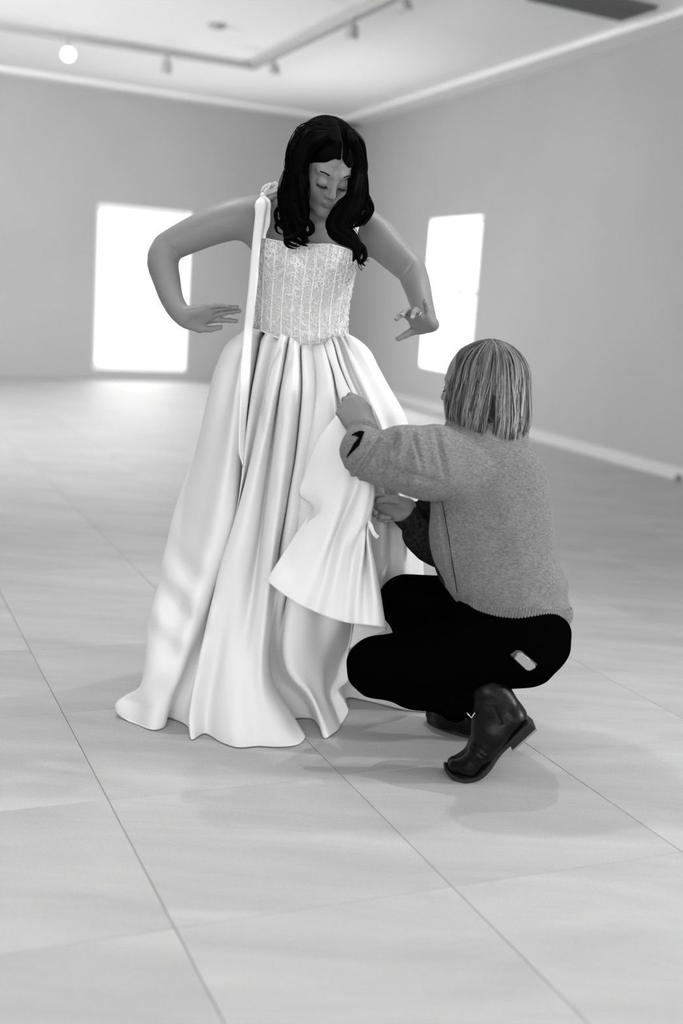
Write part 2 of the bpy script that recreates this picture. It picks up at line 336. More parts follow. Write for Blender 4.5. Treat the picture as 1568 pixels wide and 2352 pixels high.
# small wall fittings by the right wall
s, z = wallhit(1207, 918, DR); p = CORNER+DR*s-NR*.02
r = tag(empty('wall_socket', (p[0], p[1], z)), 'small white socket plate low on the right wall behind the crouching woman', 'wall socket')
Rw = np.array([[DR[0], NR[0], 0], [DR[1], NR[1], 0], [0, 0, 1]])
MB().box([p[0], p[1], z], np.array([.05, .012, .05]), Rw).build('plate', M['trim'], r, bevel=.004)
MB().box([*(p-NR*.014), z], np.array([.02, .004, .02]), Rw).build('insert', M['track'], r)
p = fl(1556, 1106); r = tag(empty('door_stop', tuple(p)), 'small dark door stop with a white cap by the right skirting board', 'door stop')
MB().tube([p, p+[0, 0, .03], p+[0, 0, .05]], [.025, .025, .018], 16).build('body', M['vent'], r)
MB().tube([p+[.06, -.02, 0], p+[.06, -.02, .045]], [.025, .02], 16).build('cap', M['trim'], r)

# ---------------------------------------------------------------- signed-distance modelling of bodies and clothes
class SDF:
    def __init__(s): s.p = []; s.post = None
    def add(s, f, c, R, k=.012, sub=False): s.p.append((f, np.array(c, float), R, k, sub)); return s
    def rc(s, a, b, ra, rb, k=.012, sub=False):
        a = np.array(a, float); b = np.array(b, float); ba = b-a; L2 = max(ba@ba, 1e-9)
        def f(P):
            q = P-a; t = np.clip(q@ba/L2, 0, 1); return np.linalg.norm(q-t[:, None]*ba, axis=1)-(ra+(rb-ra)*t)
        return s.add(f, (a+b)/2, math.sqrt(L2)/2+max(ra, rb), k, sub)
    def chain(s, pts, rs, k=.012):
        for i in range(len(pts)-1): s.rc(pts[i], pts[i+1], rs[i], rs[i+1], k)
        return s
    def limb(s, pts, rs, k=.012, n=4):   # smooth tapered limb through the joints
        P = np.array([list(p)+[r] for p, r in zip(pts, rs)]); m = len(P); L = np.r_[0, np.cumsum(np.linalg.norm(np.diff(P[:, :3], axis=0), axis=1))]
        T = np.gradient(P, L, axis=0); ts_ = np.unique(np.concatenate([np.linspace(L[i], L[i+1], n+1) for i in range(m-1)])); i = np.clip(np.searchsorted(L, ts_, side='right')-1, 0, m-2)
        h = (L[i+1]-L[i])[:, None]; t = ((ts_-L[i])/(L[i+1]-L[i]))[:, None]
        Q = (2*t**3-3*t**2+1)*P[i]+(t**3-2*t**2+t)*h*T[i]+(-2*t**3+3*t**2)*P[i+1]+(t**3-t**2)*h*T[i+1]
        return s.chain(Q[:, :3], Q[:, 3], k)
    def ell(s, c, r, R=None, k=.012, sub=False):
        c = np.array(c, float); r = np.array(r, float); R = np.eye(3) if R is None else np.array(R)
        def f(P):
            q = (P-c)@R; k0 = np.linalg.norm(q/r, axis=1); k1 = np.linalg.norm(q/(r*r), axis=1); return k0*(k0-1)/np.maximum(k1, 1e-6)
        return s.add(f, c, r.max(), k, sub)
    def ev(s, P, c, hd):
        D = np.full(len(P), 1.0)
        for f, pc, R, k, sub in s.p:
            if np.linalg.norm(c-pc) > R+hd+.03: continue
            d = f(P)
            if sub: h = np.maximum(k-np.abs(-d-D), 0)/k; D = np.maximum(D, -d)+h*h*k/4
            else: h = np.maximum(k-np.abs(d-D), 0)/k; D = np.minimum(D, d)-h*h*k/4
        if s.post is not None: D = s.post(P, D)
        return D
    def mesh(s, h, B=16):
        lo = np.min([c-R for _, c, R, _, u in s.p if not u], axis=0)-.03; hi = np.max([c+R for _, c, R, _, u in s.p if not u], axis=0)+.03
        nb = np.ceil((hi-lo)/(h*B)).astype(int)
        C = np.stack(np.meshgrid(*[np.arange(n) for n in nb], indexing='ij'), -1).reshape(-1, 3); hd = h*B*math.sqrt(3)/2
        CC = lo+(C+.5)*h*B; D = np.full(len(CC), 1.0)
        for f, pc, R, k, sub in s.p:
            if sub: continue
            idx = np.where(np.linalg.norm(CC-pc, axis=1) < R+hd+.06)[0]
            if len(idx): D[idx] = np.minimum(D[idx], f(CC[idx]))
        act = np.where((D < hd+.02) & (D > -hd-.035))[0]
        g = np.arange(B+1); G = np.stack(np.meshgrid(g, g, g, indexing='ij'), -1).reshape(-1, 3)*h
        NY, NZ = (nb[1]*B+2), (nb[2]*B+2)
        key = lambda I: ((I[:, 0]+1)*NY+(I[:, 1]+1))*NZ+(I[:, 2]+1)
        VK, VP, QK = [], [], []
        n1 = B+1
        for ai in act:
            o = lo+C[ai]*B*h; S = s.ev(o+G, CC[ai], hd).reshape(n1, n1, n1); IN = S < 0
            if IN.all() or not IN.any(): continue
            cnt = np.zeros((B, B, B)); acc = np.zeros((B, B, B, 3)); base = np.stack(np.meshgrid(*[np.arange(B)]*3, indexing='ij'), -1)
            for ax in range(3):
                sl0 = [slice(0, n1)]*3; sl1 = [slice(0, n1)]*3; sl0[ax] = slice(0, B); sl1[ax] = slice(1, n1)
                a, b = S[tuple(sl0)], S[tuple(sl1)]; X = (a < 0) != (b < 0); t = np.where(X, a/np.where(X, a-b, 1), 0)
                o1, o2 = [q for q in range(3) if q != ax]
                for da in (0, 1):
                    for db in (0, 1):
                        sl = [slice(0, B)]*3; sl[o1] = slice(da, B+da); sl[o2] = slice(db, B+db)
                        x = X[tuple(sl)]; tt = t[tuple(sl)]; cnt += x; acc[..., ax] += tt*x
                        acc[..., o1] += da*x; acc[..., o2] += db*x
                # quads for owned edges
                sl = [slice(0, B)]*3; I = np.argwhere(X[tuple(sl)])
                if len(I):
                    flip = (a[tuple(sl)][tuple(I.T)] < 0); Gi = I+C[ai]*B; e1 = np.zeros(3, int); e2 = np.zeros(3, int); e1[(ax+1) % 3] = 1; e2[(ax+2) % 3] = 1
                    q = np.stack([key(Gi), key(Gi-e1), key(Gi-e1-e2), key(Gi-e2)], 1); q[~flip] = q[~flip][:, ::-1]; QK.append(q)
            m = cnt > 0; I = base[m]; VK.append(key(I+C[ai]*B)); VP.append(o+(I+acc[m]/cnt[m][:, None])*h)
        VK = np.concatenate(VK); VP = np.concatenate(VP); QK = np.concatenate(QK); od = np.argsort(VK); VK = VK[od]; VP = VP[od]
        ix = np.clip(np.searchsorted(VK, QK), 0, len(VK)-1); ok = (VK[ix] == QK).all(1); return VP, ix[ok]
def q(x, y, Y): return at(x, y, Y)
def raysurf(S, x, y, Y0, Y1, st=.01):      # first point of a solid met along a sight line
    for Y in np.arange(Y0, Y1, st):
        P = at(x, y, Y)[None]
        if S.ev(P, P[0], .05)[0] < 0:
            a, b = Y-st, Y
            for _ in range(9):
                m_ = (a+b)/2; Pm = at(x, y, m_)[None]
                if S.ev(Pm, Pm[0], .05)[0] < 0: b = m_
                else: a = m_
            return at(x, y, a)
    return at(x, y, (Y0+Y1)/2)
def hand(S, wrist, F, B, side, curl, spread=(0, 0, 0, 0), scale=1., thumb=None, tcurl=.2, wr=.026, r0=1.0):
    """palm, four fingers and thumb. F: towards the fingers, B: back of the hand, side: +1 thumb at F x B, -1 at B x F. Returns nail/joint frames"""
    F = np.array(F, float); F /= np.linalg.norm(F); B = np.array(B, float); B -= F*(B@F); B /= np.linalg.norm(B); T = np.cross(F, B)*side
    W = np.array(wrist, float); P = lambda x, y, z: W+(T*x+F*y+B*z)*scale
    fp = [(.027, .084), (.009, .089), (-.010, .085), (-.027, .076)]; ph = [(.040, .024, .019), (.044, .028, .020), (.041, .026, .020), (.032, .019, .018)]
    for (x, y), rr in zip(fp, (.0115, .0118, .0112, .0100)):
        S.rc(P(x*.62, .004, 0), P(x, y, 0), wr*.62*scale, rr*scale*r0, .012)
    S.ell(P(.001, .045, -.004), np.array([.036, .042, .0135])*scale, np.stack([T, F, B], 1), .012)
    S.ell(P(.024, .036, -.010), np.array([.015, .032, .013])*scale, np.stack([T, F, B], 1), .012)
    S.ell(P(-.024, .034, -.008), np.array([.013, .030, .012])*scale, np.stack([T, F, B], 1), .012)
    tips = []
    for i in range(4):
        x, y = fp[i]; p = P(x, y, 0); cs = curl[i]; ang = 0; d2 = F*math.cos(spread[i])+T*math.sin(spread[i]); r = [.0088, .0080, .0072, .0062]; rr = (1, 1, .96, .86)[i]*scale*r0
        for j in range(3):
            ang += cs[j] if hasattr(cs, '__len__') else cs; d = d2*math.cos(ang)-B*math.sin(ang); e = p+d*ph[i][j]*scale
            S.rc(p, e, r[j]*rr, r[j+1]*rr, .004 if j else .006); S.rc(e-d*.001, e+d*.001, r[j+1]*rr*1.04, r[j+1]*rr*1.04, .003); pl_, p = p, e
        nb = B*math.cos(ang)+d2*math.sin(ang); tips.append((p, d, nb, .0062*rr))
    tp = thumb or [(.022, .012, -.008), (.042, .042, -.016), (.054, .070, -.020), (.060, .094, -.022)]
    tr_ = [.0155, .0125, .0100, .0078]
    for j in range(3): S.rc(P(*tp[j]), P(*tp[j+1]), tr_[j]*scale, tr_[j+1]*scale, .010 if j == 0 else .004)
    d = P(*tp[3])-P(*tp[2]); d /= np.linalg.norm(d); tips.append((P(*tp[3]), d, None, .0078*scale)); return tips, P
# ================================================================ the bride
bride = tag(empty('person', tuple(fl(600, 1640))), 'dark-haired person standing in a white satin gown, looking down, both arms held out', 'person')
S = SDF(); YB = 3.47
# torso
S.ell(q(702, 660, YB), (.110, .085, .17), k=.03); S.ell(q(690, 745, YB+.01), (.112, .085, .11), k=.03); S.ell(q(690, 880, YB+.01), (.15, .11, .13), k=.04)
S.ell(q(710, 545, YB-.005), (.116, .083, .09), k=.03)
for bx in (656, 750): S.ell(q(bx, 610, YB-.045), (.044, .045, .05), k=.03)
S.chain([q(640, 478, YB), q(700, 490, YB), q(790, 492, YB), q(840, 515, YB)], [.036, .045, .045, .036], .03)     # shoulder girdle
S.chain([q(585, 477, YB), q(640, 474, YB+.005), q(700, 468, YB+.01)], [.034, .030, .036], .03)
S.chain([q(850, 520, YB), q(800, 492, YB+.005), q(735, 470, YB+.01)], [.034, .030, .036], .03)
S.rc(q(640, 505, YB-.055), q(705, 520, YB-.075), .010, .010, .015); S.rc(q(790, 515, YB-.05), q(728, 520, YB-.075), .010, .010, .015)   # collarbones
# neck
S.rc(q(720, 505, YB), q(742, 445, YB-.02), .054, .048, .02)
# right arm (left in the picture)
S.limb([q(590, 492, YB), q(545, 502, YB-.01), q(500, 515, YB-.015), (q(440, 540, YB-.02)), q(385, 567, YB-.02)], [.050, .0535, .051, .046, .041], .006)
S.rc(q(588, 528, YB), q(632, 600, YB), .046, .036, .03)
S.limb([q(384, 570, YB-.02), q(375, 592, YB-.03), q(383, 645, YB-.06), q(401, 700, YB-.1), q(419, 726, YB-.115)], [.041, .0425, .0365, .0285, .0255], .006)
# left arm (right in the picture)
S.limb([q(842, 522, YB), q(868, 546, YB-.02), q(905, 583, YB-.06), q(945, 622, YB-.11)], [.046, .050, .045, .038], .006)
S.rc(q(838, 545, YB), q(775, 612, YB), .042, .036, .03)
S.limb([q(944, 620, YB-.11), q(955, 650, YB-.13), q(967, 695, YB-.19), q(979, 738, YB-.25)], [.0378, .0360, .0305, .0265], .006)
# hands
tipsA, PA = hand(S, q(419, 728, YB-.115), (1, .22, .19), (0, .74, .60), -1, [(.10, .12, .08), (-.12, .10, .05), (-.10, .16, .14), (.02, .25, .2)],
                 (.05, .0, -.04, -.08), .88, thumb=[(.020, .012, -.010), (.040, .048, -.020), (.043, .082, -.024), (.040, .114, -.026)], wr=.027)
tipsB, PB = hand(S, q(985, 749, YB-.25), (-.42, -.72, .30), (-.02, .40, .86), 1, [(.10, .45, .3), (.0, .5, .35), (-.05, .75, .45), (-.45, .25, .2)],
                 (.12, .02, -.06, -.28), .87, thumb=[(.020, .012, -.010), (.043, .027, -.020), (.061, .037, -.033), (.080, .046, -.046)], wr=.027)
# legs under the skirt and feet on the floor
for dx, dy in ((-.09, .02), (.09, -.01)):
    hp = q(690, 900, YB)+np.array([dx, .02, -.03]); kn = hp+np.array([0, -.02, -.42]); an = np.array([kn[0], kn[1]+.03, .09])
    S.chain([hp, kn], [.085, .055], .04); S.chain([kn, kn+np.array([0, .02, -.15]), an], [.053, .052, .034], .02)
    S.chain([an, np.array([an[0], an[1]+.03, .032]), np.array([an[0], an[1]-.08, .030]), np.array([an[0], an[1]-.14, .020])], [.034, .03, .028, .019], .015)
# head: local frame x right, y out of the face, z up
pit, yw, rl = math.radians(31), math.radians(27), math.radians(2)
fwd = np.array([math.sin(yw)*math.cos(pit), -math.cos(yw)*math.cos(pit), -math.sin(pit)])
u0 = np.array([0, 0, 1.]); u0 -= fwd*(u0@fwd); u0 /= np.linalg.norm(u0); r0 = np.cross(u0, fwd)*1.0
if r0[0] < 0: r0 = -r0
upv = u0*math.cos(rl)+r0*math.sin(rl); rgt = r0*math.cos(rl)-u0*math.sin(rl)
RH = np.stack([rgt, fwd, upv], 1); HC = q(766, 425, 3.32)-fwd*.084
H = lambda x, y, z: HC+RH@np.array([x, y, z])
class Scaled:
    def __init__(s, S, k): s.S = S; s.k_ = k
    def ell(s, c, r, R=None, k=.012, sub=False): return s.S.ell(c, np.array(r)*s.k_, R, k, sub)
    def rc(s, a, b, ra, rb, k=.012, sub=False): return s.S.rc(a, b, ra*s.k_, rb*s.k_, k, sub)
    def chain(s, p, r, k=.012): return s.S.chain(p, [v*s.k_ for v in r], k)
def head(S, H, RH, sc_=1.0):
    S = Scaled(S, sc_)
    S.ell(H(0, -.018, .045), (.070, .088, .078), RH, .02)
    S.ell(H(0, .018, -.012), (.060, .068, .078), RH, .02)
    S.ell(H(0, .031, .040), (.052, .043, .036), RH, .02)               # forehead
    for sx in (-1, 1):
        S.rc(H(sx*.010, .069, -.083), H(sx*.047, .012, -.060), .013, .018, .018)   # jaw
        S.rc(H(sx*.046, .004, -.055), H(sx*.058, -.012, -.01), .017, .016, .018)
        S.ell(H(sx*.036, .052, -.030), (.021, .022, .024), RH, .022)       # cheek
        S.ell(H(sx*.031, .1035, .004), (.020, .018, .012), RH, .016, True)   # eye socket
        S.ell(H(sx*.031, .0725, -.0010), (.0150, .0125, .0112), RH, .006)           # closed upper lid over the eye
        S.rc(H(sx*.014, .080, .025), H(sx*.044, .064, .025), .0050, .0040, .018)     # brow ridge
        S.ell(H(sx*.0112, .0885, -.0305), (.0068, .0085, .0062), RH, .006)
        S.ell(H(sx*.0062, .0935, -.0375), (.0030, .0038, .0025), RH, .003, True)
        S.ell(H(sx*.071, -.012, -.008), (.008, .017, .030), RH, .008)      # ear
    S.rc(H(0, .079, .014), H(0, .0975, -.024), .0070, .0080, .010); S.ell(H(0, .0975, -.028), (.0094, .0096, .0082), RH, .006)
    S.ell(H(0, .066, -.052), (.027, .020, .020), RH, .015)               # mouth mound
    S.ell(H(0, .072, -.089), (.018, .014, .013), RH, .015)               # chin
    S.chain([H(-.021, .075, -.0560), H(-.007, .087, -.0520), H(0, .0885, -.0527), H(.007, .087, -.0520), H(.021, .075, -.0560)], [.0022, .0042, .0042, .0042, .0022], .0035)
    S.chain([H(-.018, .075, -.0593), H(0, .0865, -.0615), H(.018, .075, -.0593)], [.0022, .0056, .0022], .0035)
    S.rc(H(-.022, .080, -.0568), H(0, .0945, -.0568), .0011, .0011, .002, True); S.rc(H(0, .0945, -.0568), H(.022, .080, -.0568), .0011, .0011, .002, True)
for cr in ([(390, 563), (398, 573), (403, 587)], [(949, 603), (939, 617), (927, 634)]):     # elbow creases
    C_ = [raysurf(S, x, y, 3.1, 3.6) for x, y in cr]; S.chain(C_, [.0004, .0016, .0004], .006); S.p[-2:] = [(a, b, c, .005, True) for a, b, c, _, _ in S.p[-2:]]
head(S, H, RH)
def facey(x, z):
    for y in np.arange(.125, .02, -.002):
        P = H(x, y, z)[None]
        if S.ev(P, P[0], .03)[0] < 0: return y+.0006
    return .06
V, Q = S.mesh(.0028)
body = npmesh('body', V, Q, M['skin']); keep(body, bride)
# nails
def nails(tips, parent, m, thumb_n=None):
    for k, (p, d, nb, r) in enumerate(tips):
        if nb is None: nb = thumb_n
        if nb is None: continue
        nb = nb-d*(nb@d); nb /= np.linalg.norm(nb); s = np.cross(d, nb); mb = MB()
        rows = []
        for i in range(5):
            t = i/4; row = []
            for j in range(5):
                a = (j-2)/2*1.0; rr = r*1.10; row.append(p+d*(-.006+t*.0125)+ (s*math.sin(a)*rr*(1-.5*max(0, t-.7)) + nb*(math.cos(a)*rr-.0002+.0005*t)))
            rows.append(row)
        for row in rows: mb.v += row
        for i in range(4):
            for j in range(4): mb.f.append([i*5+j, i*5+j+1, i*5+j+6, i*5+j+5])
        o = mb.build('nail', m, parent, True); md = o.modifiers.new('t', 'SOLIDIFY'); md.thickness = .0006
nails(tipsA, body, M['nail'], np.array([0, .3, .9])); nails(tipsB, body, M['nail'], np.array([.2, .8, .5]))
# ring on the ring finger of the hand at the right
p0 = PB(-.010, .085, 0)
Fb = np.array((-.42, -.72, .30)); Fb /= np.linalg.norm(Fb); rp = p0+(tipsB[2][0]-p0)*.0+Fb*.022
th = np.linspace(0, 2*math.pi, 29); Tb = np.cross(Fb, (0, .4, .86)); Tb /= np.linalg.norm(Tb); Bb = np.cross(Tb, Fb)
mb = MB().tube([rp+Tb*math.cos(a)*.0096+Bb*math.sin(a)*.0096 for a in th], .0009, 6, cap=False); mb.box(rp+Bb*.0115, np.array([.002, .002, .0015]), np.stack([Tb, Fb, Bb], 1))
mb.build('ring', M['metal'], body, True)
# eyelashes, brows, lips
def curve_on(pts, r, name, m, parent, n=6, out=0):
    MB().tube([H(*p) for p in pts], r, n).build(name, m, parent, True)
for sx in (-1, 1):
    lid = [(sx*(.031+.0145*math.cos(a)), .0735+.0140*math.sin(a)*.86+.0015, -.0062-.0028*math.sin(a)) for a in np.linspace(math.pi, 0, 9)]
    mb = MB().tube([H(*p) for p in lid], [.0004, .0009, .0012, .0013, .0013, .0013, .0013, .0011, .0006], 6)
    for t in np.linspace(.08, .98, 26):
        i = t*8; a = lid[int(min(i, 7))]; b = lid[int(min(i, 7))+1]; f_ = i-int(min(i, 7)); p = np.array(a)*(1-f_)+np.array(b)*f_
        side = (p[0]-sx*.031)/.0145; mb.tube([H(*p), H(*(p+[side*.0022, .0036, -.0030])), H(*(p+[side*.0045, .0070, -.0036]))], [.0005, .0004, .0001], 4)
    mb.build('eyelash', M['lash'], body, True)
    br = [(sx*x, facey(sx*x, z)+.0004, z) for x, z in ((.012, .0210), (.022, .0246), (.033, .0268), (.043, .0264), (.0515, .0225))]
    mb = MB(); rb = random.Random(3)
    for k in range(240):
        t = rb.random()*4*.999; i = int(t); p = np.array(br[i])*(1-t+i)+np.array(br[i+1])*(t-i); wd = .0023*(1-abs(t/4-.35)*1.1)
        p = p+np.array([0, 0, rb.uniform(-wd, wd)]); dd = np.array(br[i+1])-np.array(br[i]); dd /= np.linalg.norm(dd)
        mb.tube([H(*(p)), H(*(p+dd*.004+np.array([0, .0004, .0010])))], [.0007, .00025], 4)
    mb.build('eyebrow', M['lash'], body, True)
mb = MB(); mb.tube([H(*p) for p in ((-.0175, .0785, -.0593), (-.009, .0880, -.0620), (0, .0913, -.0627), (.009, .0880, -.0620), (.0175, .0785, -.0593))], [.0008, .0026, .0032, .0026, .0008], 8)
mb.tube([H(*p) for p in ((-.0200, .0772, -.0555), (-.009, .0885, -.0521), (0, .0908, -.0525), (.009, .0885, -.0521), (.0200, .0772, -.0555))], [.0006, .0021, .0022, .0021, .0006], 8)
mb.build('lips', M['lip'], body, True)
# ---------------------------------------------------------------- gown
def spl(pts, ts, sm=True):
    P = np.array(pts, float); d = np.r_[0, np.cumsum(np.linalg.norm(np.diff(P[:, :2], axis=0), axis=1))]; d /= d[-1]
    if not sm or len(P) < 3: return np.stack([np.interp(ts, d, P[:, k]) for k in range(P.shape[1])], 1)
    out = []; m = np.gradient(P, d, axis=0)
    i = np.clip(np.searchsorted(d, ts, side='right')-1, 0, len(P)-2); hh_ = (d[i+1]-d[i])[:, None]; t = ((ts-d[i])/(d[i+1]-d[i]))[:, None]
    return (2*t**3-3*t**2+1)*P[i]+(t**3-2*t**2+t)*hh_*m[i]+(-2*t**3+3*t**2)*P[i+1]+(t**3-t**2)*hh_*m[i+1]
def cross(L, sub, closed=False, tens=.5):   # L: (nl, nv, 3) -> Catmull-Rom across lines
    nl = len(L); out = []; segs = nl if closed else nl-1
    for i in range(segs):
        p1 = L[i]; p2 = L[(i+1) % nl]; p0 = L[i-1] if (i or closed) else 2*p1-p2; p3 = L[(i+2) % nl] if (i+2 < nl or closed) else 2*p2-p1
        # limit tangents so close-set fold lines do not overshoot
        w = np.linalg.norm(p2-p1, axis=1, keepdims=True)+1e-9; wa = np.linalg.norm(p1-p0, axis=1, keepdims=True)+1e-9; wb = np.linalg.norm(p3-p2, axis=1, keepdims=True)+1e-9
        m1 = ((p2-p1)/w*wa+(p1-p0)/wa*w)/(w+wa)*w; m2 = ((p3-p2)/wb*w+(p2-p1)/w*wb)/(w+wb)*w
        for k in range(sub):
            t = k/sub; out.append((2*t**3-3*t**2+1)*p1+(t**3-2*t**2+t)*m1+(-2*t**3+3*t**2)*p2+(t**3-t**2)*m2)
    if not closed: out.append(L[-1])
    return np.array(out)
def grid_faces(nu, nv, closed):
    i = np.arange(nu if closed else nu-1); j = np.arange(nv-1); I, J = np.meshgrid(i, j, indexing='ij'); I2 = (I+1) % nu
    return np.stack([I*nv+J, I*nv+J+1, I2*nv+J+1, I2*nv+J], -1).reshape(-1, 4)
SILL = np.array([(762, 560), (790, 522), (850, 490), (910, 476), (975, 463), (1050, 445), (1122, 418), (1258, 381), (1403, 347), (1530, 331), (1720, 300)], float)
SILR = np.array([(765, 796), (781, 823), (804, 848), (840, 867), (890, 894), (954, 930), (1000, 942), (1100, 957), (1200, 966), (1320, 972), (1500, 960), (1720, 940)], float)
def baseY(x, y):
    l = np.interp(y, SILL[:, 0], SILL[:, 1]); r = np.interp(y, SILR[:, 0], SILR[:, 1]); c = (l+r)/2; hw = (r-l)/2; u = np.clip((x-c)/hw, -.985, .985)
    D = np.interp(y, [760, 800, 900, 1100, 1400, 1700], [.105, .15, .20, .26, .34, .41]); return YB-D*np.sqrt(1-u*u)
NV = 170; ts = np.linspace(0, 1, NV)
def fold(pts, end_floor=True):
    P = []
    for p in pts: x, y = p[:2]; o = p[2] if len(p) > 2 else 0; P.append((x, y, o))
    R = spl(P, ts); out = np.zeros((NV, 3)); e = R[-1]; Yb = baseY(e[0], e[1])+e[2]; Yf = fl(e[0], e[1])[1]; dl = (Yf-Yb) if end_floor else 0
    for k, (x, y, o) in enumerate(R):
        t = ts[k]; s_ = np.clip((t-.45)/.55, 0, 1); s_ = s_*s_*(3-2*s_); out[k] = at(x, y, baseY(x, y)+o+dl*s_)
    out[:, 2] = np.maximum(out[:, 2], .003); return out
A = lambda o, *p: [(x, y, o) for x, y in p]
